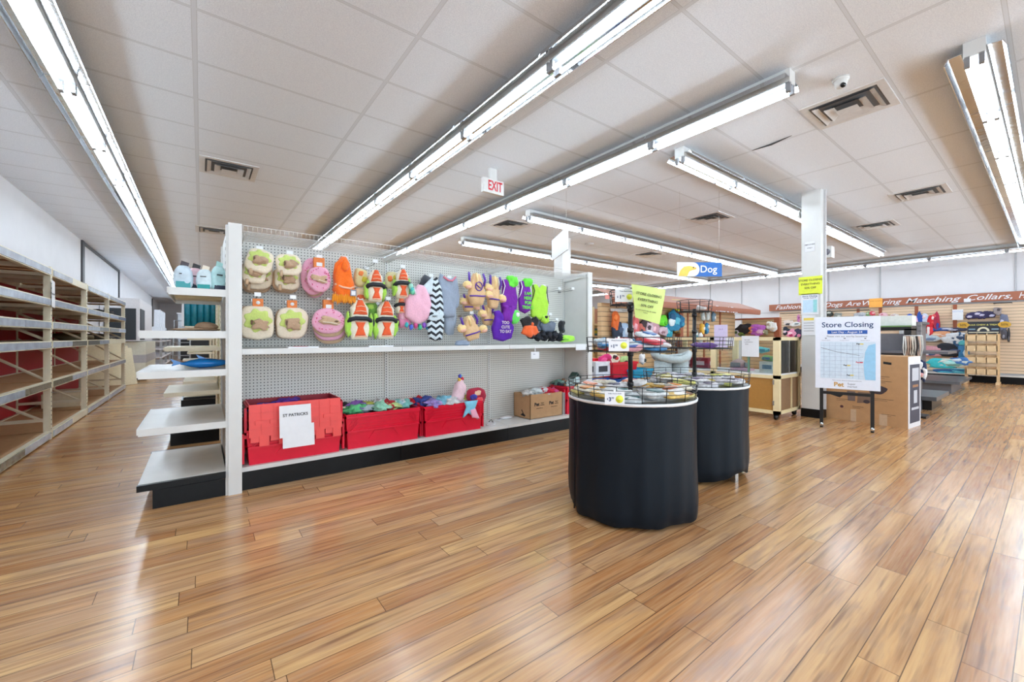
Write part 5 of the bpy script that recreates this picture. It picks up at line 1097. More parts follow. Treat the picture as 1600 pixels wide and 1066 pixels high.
# ------------------------------------------------------------------ slat fixtures in the middle distance
BR = M('brown_post', (156, 84, 52), .5, var=.08, scale=20); BRH = M('brown_header', (160, 96, 70), .5, var=.05)
def slat_unit(label, x0, x1, y0, y1, z1, posts, header=None, mat=SLAT2, base=True):
    t = thing('slat_fixture', label, 'display fixture', ((x0+x1)/2, (y0+y1)/2, 0))
    b = MB(); b.box(x0, x1, y0, y1, .12, z1, mat); b.build('slat_panel', t, True)
    if base: b = MB(); b.box(x0-.05, x1+.05, y0-.05, y1+.05, 0, .12, KICK); b.build('base', t, True)
    for (x, y) in posts: b = MB(); b.box(x-.05, x+.05, y-.05, y+.05, .0, z1+.02, BR); b.build('post', t, True)
    return t
t = slat_unit('long tan slat fixture under the brown canopy behind the display stands', 4.95, 9.35, 4.25, 4.33, 1.66, [(7.05, 4.2)])
b = MB(); b.add([(4.9, 3.95, 1.72), (9.9, 3.95, 1.72), (9.9, 4.4, 1.9), (4.9, 4.4, 1.9), (4.9, 3.95, 1.64), (9.9, 3.95, 1.64)], [(0, 1, 2, 3), (4, 5, 1, 0)], BRH); b.box(4.9, 9.9, 3.96, 4.0, 1.62, 1.72, BRH); b.build('canopy', t, True)
text('Treats & Toys', .16, PAPER, t, (1.2, 3.955-4.29, 1.67), bold=.01, shear=.3)
b = MB()
for x in (7.4, 8.0, 8.65): b.box(x, x+.04, 4.235, 4.25, .2, 1.66, BR)
b.build('upright_strip', t, True)
t = slat_unit('low tan slat fixture with a brown top rail left of the white column', 9.46, 9.54, 3.46, 4.15, 1.5, [(9.48, 3.46)])
b = MB(); b.box(9.42, 9.56, 3.42, 4.6, 1.5, 1.53, BR); b.build('top_rail', t, True)
def hang(label, x, y, plane, val, w_, h_, cols, sd, name='plush_toy', cat='pet toy', grp=None, hook=False):
    if plane == 'X': b_, z = PX(x, y, val); loc = (val, b_, z); rz = -PI/2
    else: a_, z = PY(x, y, val); loc = (a_, val, z); rz = 0
    t = thing(name, label, cat, loc, rz, grp); r2 = random.Random(sd)
    m = M('h_%d_%d_%d' % cols[0], cols[0], .75, var=.15, scale=30, bump=.2)
    b = MB(); b.puff(circ(16, w_/2, h_/2, 0, -h_/2, .8, .4, sd), .06, m, jit=.4, seed=sd, wr=.01); b.build('body', t)
    for q, c in enumerate(cols[1:]):
        a = r2.uniform(0, 6.28); mm = M('h_%d_%d_%d' % c, c, .7); b = MB(); b.puff(circ(12, w_*.22, h_*.17, math.cos(a)*w_*.2, -h_/2+math.sin(a)*h_*.22, .8, .3, q), .05, mm, Matrix.Translation((0, -.02, 0))); b.build('trim', t)
    return t
YA = 4.16
for (x, y, w_, h_, cols, l) in (
    (961, 490, .12, .24, [(206, 96, 34), (226, 120, 50)], 'rust orange plush toy hanging right of the gondola end'),
    (965, 508, .2, .24, [(34, 46, 66), (60, 76, 100)], 'navy pet vest hanging below the orange plush toy'),
    (974, 505, .16, .3, [(150, 172, 196), (196, 206, 216)], 'light denim pet vest hanging beside the navy one'),
    (993, 497, .12, .26, [(206, 96, 96), (230, 170, 180)], 'coral striped toy hanging left of the yellow paper bottom'),
    (1002, 510, .14, .2, [(186, 96, 84), (60, 50, 56)], 'brick red plush toy under the yellow paper'),
    (1014, 506, .14, .2, [(206, 180, 190), (70, 56, 66)], 'pale pink and black plush toy under the yellow paper'),
    (1036, 496, .16, .16, [(106, 214, 40), (80, 180, 30)], 'neon green plush toy at the lower right corner of the yellow paper'),
    (1052, 487, .3, .34, [(40, 130, 166), (90, 180, 200), (30, 90, 130), (220, 230, 230)], 'large teal plush toy hanging near the brown post'),
    (1064, 495, .14, .2, [(30, 110, 150), (60, 150, 180)], 'smaller teal plush toy touching the brown post'),
    (1036, 514, .2, .12, [(206, 180, 190), (150, 110, 120)], 'pinkish striped bundle on the ledge right of the teal toy'),
    (1058, 518, .16, .06, [(130, 100, 40), (80, 60, 30)], 'olive brown small toy on the ledge by the post')):
    hang(l, x, y-3, 'Y', YA, w_*1.35, h_*1.25, cols, int(x+y))
for k, (x, y, c, l) in enumerate(((1098, 487, (190, 206, 206), 'pale blue bottle on the slat shelf behind the rear stand'), (1106, 484, (220, 232, 226), 'white and green bottle on the slat shelf behind the rear stand'), (1114, 488, (120, 150, 170), 'grey-blue can on the slat shelf under the canopy'), (1097, 505, (232, 178, 70), 'amber bag hanging behind the rear stand pole'), (1104, 505, (60, 130, 170), 'blue tag card right of the amber bag'), (1094, 520, (236, 236, 240), 'white tall bag behind the middle basket of the rear stand'), (1087, 515, (90, 150, 160), 'teal bottle left of the rear stand pole'))):
    hang(l, x, y, 'Y', YA, .12, .22 if k > 2 else .2, [c, (236, 238, 236)], 300+k, 'product_bottle', 'product')
XS = 9.38
for (x, y, w_, h_, cols, l) in (
    (1140, 507, .24, .42, [(150, 110, 130), (200, 190, 206), (60, 40, 60)], 'mauve and brown toy bunch at the left end of the low slat fixture'),
    (1152, 515, .14, .2, [(196, 186, 200), (70, 90, 50)], 'pale lilac toy beside the mauve bunch'),
    (1162, 506, .3, .22, [(30, 30, 34), (50, 50, 56)], 'black plush toy hanging on the low slat fixture'),
    (1174, 510, .14, .16, [(226, 140, 80), (240, 200, 180)], 'orange small toy left of the purple ring toy'),
    (1184, 506, .32, .26, [(196, 110, 206), (240, 190, 230), (160, 70, 180)], 'purple and pink ring toy on the low slat fixture'),
    (1202, 503, .12, .16, [(226, 226, 216), (190, 170, 150)], 'white carded item near the brown end post'),
    (1208, 503, .14, .2, [(234, 232, 226), (206, 190, 170)], 'rightmost white carded item on the low slat fixture'),
    (1196, 515, .1, .12, [(150, 150, 120), (226, 220, 200)], 'olive carded item in the lower row of the low slat fixture'),
    (1158, 519, .16, .1, [(110, 130, 60), (70, 90, 40)], 'olive green toy just above the display case top')):
    hang(l, x, y, 'X', XS, w_, h_, cols, int(x*3+y))
# shelving seen past the right end of the gondola
t = thing('cream_shelving', 'cream shelving seen just right of the gondola end, with small boxes', 'shelving', (6.2, 5.3, 0))
xa, _ = PY(926, 500, 5.3); xb, _ = PY(958, 500, 5.3)
b = MB(); b.box(xa-.3, xa+.03, 5.28, 5.34, 0, 1.7, CW); b.box(xb-.03, xb+.03, 5.28, 5.34, .0, 1.3, CW); b.build('post', t, True)
for z in (.45, .9, 1.12, 1.35):
    b = MB(); b.box(xa-.2, xb+.1, 5.3, 5.7, z, z+.03, CW); b.build('shelf', t, True)
b = MB(); b.box(xa-.2, xb+.02, 5.7, 5.72, 0, 1.6, M('tan_back', (190, 178, 150), .6)); b.build('back_panel', t, True)
item('brown_panel', 'brown square board on the top of the cream shelving by the gondola end', 'board', xa+.2, 5.5, 1.385, .3, .03, .3, (168, 118, 92), (176, 126, 100))
item('white_card', 'white dotted display card beside the brown board', 'card', xa+.5, 5.45, 1.385, .3, .02, .34, (232, 234, 240), (150, 150, 170))
item('small_carton', 'teal and yellow cartons row on the cream shelving', 'carton', xa+.2, 5.45, 1.155, .14, .1, .14, (60, 120, 130), (200, 200, 70))
item('small_carton', 'white carton on the second level of the cream shelving', 'carton', xa+.45, 5.45, 1.155, .2, .1, .16, (226, 230, 236), (120, 130, 150))
# bins and cat tree between stands
t = thing('display_table', 'white low table carrying the coloured bins behind the nearest stand', 'table', (5.15, 3.75, 0))
b = MB(); b.box(4.35, 6.05, 3.55, 4.05, .4, .44, PAPER); b.build('tabletop', t, True)
for x in (4.4, 6.0):
    for y in (3.6, 4.0): b = MB(); b.box(x-.02, x+.02, y-.02, y+.02, 0, .4, CW); b.build('leg', t, True)
def bin_(label, x0, x1, y0, y1, Y, d, c):
    X, Z, w_, h_ = px_box(x0, x1, y0, y1, Y); t = thing('plastic_bin', label, 'bin', (X, Y+d/2, Z-h_/2)); m = M('b_%d_%d_%d' % c, c, .35); b = MB(); k = .9
    o = [(-w_/2*k, -d/2*k, 0), (w_/2*k, -d/2*k, 0), (w_/2*k, d/2*k, 0), (-w_/2*k, d/2*k, 0), (-w_/2, -d/2, h_), (w_/2, -d/2, h_), (w_/2, d/2, h_), (-w_/2, d/2, h_)]
    b.add(o, [(3, 2, 1, 0), (0, 1, 5, 4), (1, 2, 6, 5), (2, 3, 7, 6), (3, 0, 4, 7)], m); b.add([(x*.97, y*.97, z+.004) for x, y, z in o], [(0, 1, 2, 3), (4, 5, 1, 0), (5, 6, 2, 1), (6, 7, 3, 2), (7, 4, 0, 3)], m); b.build('body', t)
    b = MB(); b.box(-w_/2-.01, w_/2+.01, -d/2-.01, -d/2+.004, h_-.03, h_, m); b.box(-w_/2-.01, -w_/2+.004, -d/2, d/2, h_-.03, h_, m); b.box(w_/2-.004, w_/2+.01, -d/2, d/2, h_-.03, h_, m); b.build('rim', t); return t
bin_('bright red bin with plush toys left of the nearest stand pole', 958, 996, 565, 592, 3.7, .3, (214, 24, 46))
bin_('royal blue bin low behind the nearest stand', 943, 994, 591, 606, 3.5, .3, (20, 96, 180))
bin_('teal bin right of the nearest stand pole', 990, 1021, 576, 592, 3.6, .3, (20, 150, 190))
X, Z = PY(945, 578, 3.72); item('pet_bowl_box', 'white box with black spots left of the bright red bin', 'box', X, 3.85, Z-.09, .3, .2, .2, (232, 234, 238), (60, 60, 66))
X, Z = PY(932, 568, 3.8); item('red_box', 'small red box at the gondola end under the flower toy', 'box', X+.1, 3.95, Z-.06, .14, .14, .12, (216, 30, 40))
for (x, y, w_, h_, cols, l) in ((945, 553, .26, .2, [(206, 40, 110), (226, 80, 140), (170, 20, 60)], 'magenta plush toy leaning on the red bin'), (958, 553, .22, .16, [(236, 220, 200), (60, 30, 34), (206, 60, 60)], 'cream and dark plush heap on the red bin'), (975, 556, .18, .12, [(180, 210, 140), (60, 30, 40)], 'pale green plush toy in the red bin'), (1004, 553, .12, .16, [(236, 236, 236), (50, 60, 60)], 'white carded toy hanging right of the nearest stand pole')):
    hang(l, x, y, 'Y', 3.82, w_, h_, cols, int(x*2+y))
CT = M('cat_grey', (166, 178, 180), .95, var=.12, scale=60, bump=.6, sheen=.4)
t = thing('cat_tree', 'grey plush cat tree with a dished bed on twin barrels behind the stands', 'cat tree', (5.32, 2.95, 0))
b = MB()
for dx in (-.105, .105): b.cyl((dx, 0, .03), (dx, 0, .83), .105, CT, 24)
b.build('barrel', t)
b = MB(); b.box(-.25, .25, -.2, .2, 0, .04, CT); b.build('base', t)
b = MB(); b.tube([(-.22, 0, .92), (-.17, -.08, .88), (-.05, -.12, .85), (.07, -.12, .85), (.17, -.08, .88), (.22, 0, .92), (.17, .1, .88), (0, .13, .86), (-.17, .1, .88)], .042, CT, 12, True); b.blob((0, 0, .84), (.19, .13, .035), CT, 3, .1, 2); b.build('bed', t)
t.rotation_euler = (0, 0, YAW)
t.location = (FL(1049, 668)[0], FL(1049, 668)[1], 0)

# ------------------------------------------------------------------ Store Closing sign on stand
pa, pb = Vector((6.177, 1.762)), Vector((6.287, 1.295)); dv = (pb-pa).normalized(); ang = math.atan2(dv.y, dv.x); mid = (Vector((6.162, 1.825))+Vector((6.302, 1.23)))/2
BS = 1.012
t = thing('store_closing_sign', 'Store Closing poster board with a map on a black stand', 'sign', (mid.x, mid.y, 0), ang)
W, Z0, Z1 = .305, .495, 1.375; cz = (Z0+Z1)/2
b = MB(); b.box(-W, W, -.01, .01, Z0, Z1, M('poster_white', (226, 232, 244), .4, var=.02)); b.build('board', t)
fr = MB()
for x in (-.245, .235): fr = MB(); fr.box(x-.018, x+.018, .012, .045, .05, 1.3, BLACK); fr.cyl((x, .028, .02), (x, .028, .06), .02, CHROME, 10); fr.cyl((x, .028, 0), (x, .028, .03), .018, BLACK, 10); fr.build('leg', t)
b = MB(); b.box(-.245, .235, .015, .04, .42, .455, BLACK); b.box(-.245, .235, .015, .04, 1.2, 1.235, BLACK); b.build('crossbar', t)
text('Store Closing', .088, NAVY, t, (0, -.0108, 1.275), bold=.012, sx=1.0)
b = MB(); b.box(-.185, .19, -.0115, -.01, 1.165, 1.21, M('bar_blue', (26, 84, 170), .5)); b.build('date_bar', t); text('Last Day - August 24', .034, PAPER, t, (0, -.012, 1.187), bold=.015)
text('Please visit our nearby locations:', .029, TEXTG, t, (0, -.0108, 1.135)); 
for x in (-.2, -.02, .17): text('99', .018, INK, t, (x, -.0108, 1.11), bold=.04); text('Location Store', .014, TEXTG, t, (x, -.0108, 1.088))
b = MB(); b.box(-.255, .262, -.0112, -.01, .62, 1.07, M('map_land', (206, 222, 236), .5)); b.build('map_land', t)
b = MB(); b.poly([(.17, .62), (.262, .62), (.262, 1.05), (.2, 1.03), (.17, .95), (.155, .8), (.16, .7)], .001, M('map_sea', (150, 200, 232), .5), Matrix.Translation((0, -.0124, 0))); b.build('map_sea', t)
b = MB(); RD = M('map_road', (150, 166, 190), .6); r2 = random.Random(2)
for k in range(9): z = .66+.045*k; b.box(-.25, .15, -.0122, -.0112, z, z+.0022, RD)
for k in range(7): x = -.22+.055*k; b.box(x, x+.0022, -.0122, -.0112, .63, 1.06, RD)
b.add([(-.25, -.0124, 1.0), (-.1, -.0124, .95), (.12, -.0124, .91), (.12, -.0124, .906), (-.1, -.0124, .945), (-.25, -.0124, .995)], [(5, 4, 1, 0), (4, 3, 2, 1)], TEXTG); b.build('map_roads', t)
for (x, z, m_) in ((.12, 1.045, GOLDY), (.0, .785, GOLDY), (.03, .668, GOLDY), (.115, .825, RED)):
    text('Pet', .024, INK if m_ is GOLDY else RED, t, (x-.014, -.013, z), bold=.03); b = MB(); b.box(x+.004, x+.034, -.0132, -.0122, z-.006, z+.006, m_); b.build('map_marker', t)
text('Visit us at our stores or petsupermarket.com', .015, TEXTG, t, (0, -.0108, .6)); text('Pet', .072, M('logo_gold', (196, 150, 70), .5), t, (-.075, -.0108, .548), bold=.03)
text('Super', .032, TEXTG, t, (.045, -.0108, .562)); text('market', .032, TEXTG, t, (.052, -.0108, .53))

# big flat cardboard box behind the sign
t = thing('flat_carton', 'large upright cardboard carton with a dark printed end panel behind the closing board', 'carton', (7.2, 1.5, 0)); T = None
bx0, bx1, by0, by1, bh = 7.0, 7.45, 1.1, 1.945, .885
t.location = (bx0, by1, 0); t.rotation_euler = (0, 0, -PI/2-.1)
CC = M('carton_tan', (192, 150, 106), .75, var=.06, scale=14)
b = MB(); b.box(0, .855, 0, .44, 0, bh, CC); b.build('body', t)
b = MB(); b.poly([(.62, bh-.1), (.7, bh-.11), (.7, bh-.08), (.62, bh-.07)], .002, INK, Matrix.Translation((0, -.002, 0))); b.build('hand_slot', t)
b = MB(); b.puff(circ(24, .09, .055, .56, .45, .9, .2, 2), .004, M('print_dark', (66, 56, 62), .6), Matrix.Translation((0, -.001, 0)), back=False); b.puff(circ(14, .035, .025, .45, .28), .004, M('print_dark', (66, 56, 62), .6), back=False, T=Matrix.Translation((0, -.001, 0))); b.puff(circ(12, .02, .018, .18, .18), .004, M('print_maroon', (90, 50, 56), .6), back=False, T=Matrix.Translation((0, -.001, 0)))
b.poly([(.05, .33), (.16, .3), (.22, .36), (.14, .34)], .0015, INK, Matrix.Translation((0, -.0015, 0))); b.poly([(.25, .27), (.33, .27), (.33, .4), (.24, .4)], .0015, M('print_grey', (116, 100, 96), .6), Matrix.Translation((0, -.0015, 0))); b.poly([(.35, .25), (.5, .27), (.5, .4), (.36, .4)], .0015, M('print_brown', (130, 106, 90), .6), Matrix.Translation((0, -.0015, 0))); b.build('printed_picture', t)
b = MB(); b.box(.28, .34, -.003, 0, 0, .16, M('tape_clear', (206, 178, 148), .2)); b.build('packing_tape', t); b = MB(); b.box(.58, .66, -.003, 0, 0, .14, M('tape_clear', (206, 178, 148), .2)); b.build('packing_tape', t)
b = MB()
for (x, z, w_) in ((.52, .62, .16), (.5, .56, .2), (.52, .33, .2), (.6, .14, .14), (.3, .2, .12), (.12, .28, .14)): b.box(x, x+w_, -.0016, 0, z, z+.004, INK); b.box(x, x+w_*.7, -.0016, 0, z-.02, z-.017, INK)
b.build('printed_lines', t); text('E', .07, INK, t, (.4, -.002, .7), bold=.03)
NB = M('print_navy', (44, 46, 66), .5); b = MB(); b.box(.855, .859, 0, .44, 0, bh, M('print_white', (222, 220, 222), .5)); b.build('end_label', t)
b = MB(); b.box(.859, .861, .05, .4, .06, bh-.1, NB); b.build('end_panel', t)
b = MB(); b.box(.861, .8625, .12, .36, .58, .74, M('print_pale', (190, 192, 200), .5)); b.box(.861, .8625, .18, .3, .3, .46, M('print_pale', (190, 192, 200), .5)); b.box(.861, .8625, .14, .34, .5, .53, M('print_bronze', (160, 110, 70), .5)); b.box(.861, .8625, .1, .36, .22, .25, M('print_pale', (190, 192, 200), .5)); b.build('printed_figure', t)

# ------------------------------------------------------------------ grey display fixtures
GD = M('grey_laminate', (104, 104, 110), .4, var=.06, scale=10); GT = M('grey_top', (92, 96, 102), .3, var=.1, scale=6); GL = M('grey_light', (128, 124, 128), .45)
t = thing('grey_gondola', 'nearer grey laminate display with a low base shelf behind the big carton', 'display fixture', (9.3, 1.75, 0))
b = MB(); b.box(8.95, 9.85, 1.15, 2.4, 0, .16, BLACK); b.build('kick_base', t, True); b = MB(); b.box(8.8, 9.98, 1.08, 2.45, .16, .22, GT); b.build('base_shelf', t, True)
b = MB(); b.box(9.0, 9.8, 1.5, 2.4, .22, .6, GD); b.build('body', t, True)
t = thing('grey_gondola', 'farther grey laminate display with a centre tower and two ledges', 'display fixture', (12.2, 2.2, 0))
b = MB(); b.box(11.85, 13.3, 1.25, 3.4, 0, .2, GD); b.build('base', t, True); b = MB(); b.box(11.7, 13.6, 1.12, 3.5, .2, .25, GT); b.build('base_shelf', t, True)
b = MB(); b.box(12.2, 12.9, 1.75, 2.0, .25, 1.4, GL); b.box(12.15, 12.95, 1.7, 2.05, 1.4, 1.45, GD); b.build('tower', t, True)
b = MB(); b.box(12.3, 12.8, 2.0, 3.4, .25, 1.2, GD); b.build('back_panel', t, True)
b = MB(); b.box(11.9, 13.1, 1.3, 3.4, .78, .83, GD); b.build('shelf', t, True)
for (x, y, w_, h_, cols, l) in ((1474, 560, .5, .2, [(60, 190, 200), (170, 226, 224)], 'turquoise pack on the grey display ledge'), (1486, 560, .5, .18, [(196, 206, 200), (110, 150, 140)], 'sage striped pack on the grey display ledge'), (1499, 559, .3, .16, [(60, 110, 170), (200, 216, 230)], 'blue pack at the end of the grey display ledge')):
    hang(l, x, y, 'X', 11.88, w_, h_, cols, int(x), 'product_pack', 'pack')
# black frame and counter with clear trays
t = thing('black_frame', 'black open display frame with a green trimmed white tray behind the closing board', 'display fixture', (8.4, 2.0, 0))
ya, za = PX(1414, 514, 8.4); yb, zb = PX(1425, 560, 8.4); yc, _ = PX(1376, 520, 8.4)
b = MB(); b.box(8.35, 8.75, yb, ya, .0, za, BLACK); b.build('leg_panel', t, True)
b = MB(); b.box(8.35, 8.75, yb, yc+.3, za-.02, za+.04, BLACK); b.build('top_board', t, True)
b = MB(); b.box(8.33, 8.36, yb-.0, yc+.2, za+.03, za+.05, M('trim_green', (110, 150, 90), .5)); b.build('green_trim', t, True)
b = MB(); b.box(8.4, 8.7, yb+.0, yc+.2, za+.05, za+.2, M('tray_pale', (222, 228, 224), .4)); b.build('tray', t, True)
t = thing('slat_fixture', 'grey slatted side panel right of the black frame', 'display fixture', (8.9, 1.9, 0)); b = MB(); yd, zd = PX(1439, 514, 8.8); b.box(8.8, 8.86, yd, yb, .6, zd+.1, slat_mat('slat_grey', (150, 148, 152))); b.build('slat_panel', t, True); b = MB(); b.box(8.78, 8.88, yd, yb, 0, .6, GD); b.build('lower_panel', t, True)
# leash rack
t = thing('leash_rack', 'chrome hook rack full of hanging leashes above the big carton', 'rack', (8.1, 1.5, 0))
X_ = 8.1
y0_, z0_ = PX(1412, 525, X_); y1_, z1_ = PX(1442, 525, X_)
b = MB(); b.tube([(X_, y0_, z0_), (X_, y1_, z1_)], .012, CHROME, 8); b.tube([(X_, (y0_+y1_)/2, 0.02), (X_, (y0_+y1_)/2, z0_)], .02, BLACK, 8); b.build('bar', t, True); b = MB(); b.box(X_-.15, X_+.15, (y0_+y1_)/2-.15, (y0_+y1_)/2+.15, 0, .03, BLACK); b.build('foot', t, True)
LC = [(226, 226, 220), (200, 170, 150), (180, 150, 130), (232, 222, 206), (214, 206, 196), (40, 36, 36), (220, 190, 170), (196, 196, 190)]
for k in range(8):
    y = y0_+(y1_-y0_)*(k+.5)/8; tt = thing('dog_leash', 'looped pale dog leash hanging on the chrome hook rack', 'leash', (X_-.02, y, z0_-.005), 0, 'leashes on the chrome rack')
    m = M('leash_%d' % k, LC[k], .6); b = MB(); L = .34-.02*(k % 3); b.tube([(0, -.008, 0), (-.01, -.016, -L*.5), (0, 0, -L), (.01, .016, -L*.5), (0, .008, 0)], .008, m, 6); b.build('strap', tt); b = MB(); b.cyl((0, 0, -L-.03), (0, 0, -L), .009, CHROME, 8); b.build('snap_hook', tt)
for (x, y, w_, h_, cols, l) in ((1440, 560, .1, .34, [(30, 44, 80), (226, 230, 236)], 'navy dog harness hanging at the corner of the big carton'), (1444, 572, .06, .2, [(232, 234, 240), (200, 204, 212)], 'white strap dangling beside the navy harness'), (1441, 581, .07, .09, [(232, 170, 170), (240, 230, 230)], 'pink and white tag at the bottom of the harness')):
    hang(l, x, y, 'X', 7.95, w_, h_, cols, int(x*5), 'dog_harness', 'harness')

# ------------------------------------------------------------------ right wall: slatwall, script sign, merchandise
XW = X1-.03
t = thing('slatwall', 'maple slatwall covering the right wall below the script sign', 'wall fixture', (XW, 2.0, 0))
for k, (ya, yb) in enumerate(((-3.2, -2.0), (-2.0, -.8), (-.8, .38), (.38, 1.58), (1.58, 2.72), (2.72, 3.55), (3.55, 4.6), (4.6, 5.64))):
    b = MB(); b.box(XW-.02, XW, ya, yb, .24, 1.97, SLAT); b.build('slat_panel', t, True)
for y in (1.58, 2.3, 3.05, 3.55, 4.4):
    b = MB(); b.box(XW-.04, XW-.02, y-.035, y+.035, .3 if y == 1.58 else 1.3, 1.97, BR); b.build('divider', t, True)
b = MB(); b.box(XW-.3, XW, -3.2, 5.6, .17, .2, WHITE); b.build('base_deck', t, True); b = MB(); b.box(XW-.27, XW-.25, -3.2, 5.6, 0, .17, KICK); b.build('kick_plate', t, True)
ys0, zs0 = PX(1600, 454.3, XW-.1); ys1, zs1 = PX(1203, 480, XW-.1); _, zb_ = PX(1600, 468.2, XW-.1)
t = thing('script_sign', 'long brown fascia with white script about dogs wearing matching collars', 'sign', (XW-.1, 2.5, (zs0+zb_)/2), -PI/2)
hh = (zs0-zb_)/2; b = MB(); b.box(-(5.93-2.5), 3.9, 0, .08, -hh, hh, BRH); b.build('board', t)
wpos = [('Fashionable', 1212, 1273), ('Dogs', 1289, 1317), ('Are', 1321, 1345), ('Wearing', 1348, 1409), ('Matching', 1415, 1502), ('Collars,', 1511, 1582), ('H', 1592, 1604)]
for s, xa, xb in wpos:
    ya, _ = PX(xa, 470, XW-.1); yb, _ = PX(xb, 470, XW-.1); o = text(s, .19, PAPER, t, (0, -.003, -.005), bold=.008, shear=.35)
    xs_ = [v.co.x for v in o.data.vertices]; s_ = abs(ya-yb)/(max(xs_)-min(xs_)); mn = min(xs_)
    for v in o.data.vertices: v.co.x = (v.co.x-mn)*s_+(2.5-ya)
facing_x('orange_notice', 'orange paper notice taped over the word Wearing on the script sign', 'notice', XW-.12, 1358, 467, 1379, 480, M('notice_orange', (248, 176, 80), .6), (('STORE CLOSING', .16, 0, .2, M('orange_ink', (200, 120, 40), .6), 0),))
facing_x('white_notice', 'white paper sheet hung on the slatwall left of the wooden rack', 'notice', XW-.14, 1488, 484, 1505, 500, PAPER, (('NOTICE', .2, 0, .3, M('bluish_ink', (150, 170, 210), .6), 0),))
facing_x('white_notice', 'tiny white slip under the script sign between Matching and Collars', 'notice', XW-.12, 1506, 467, 1517, 472, PAPER, ())
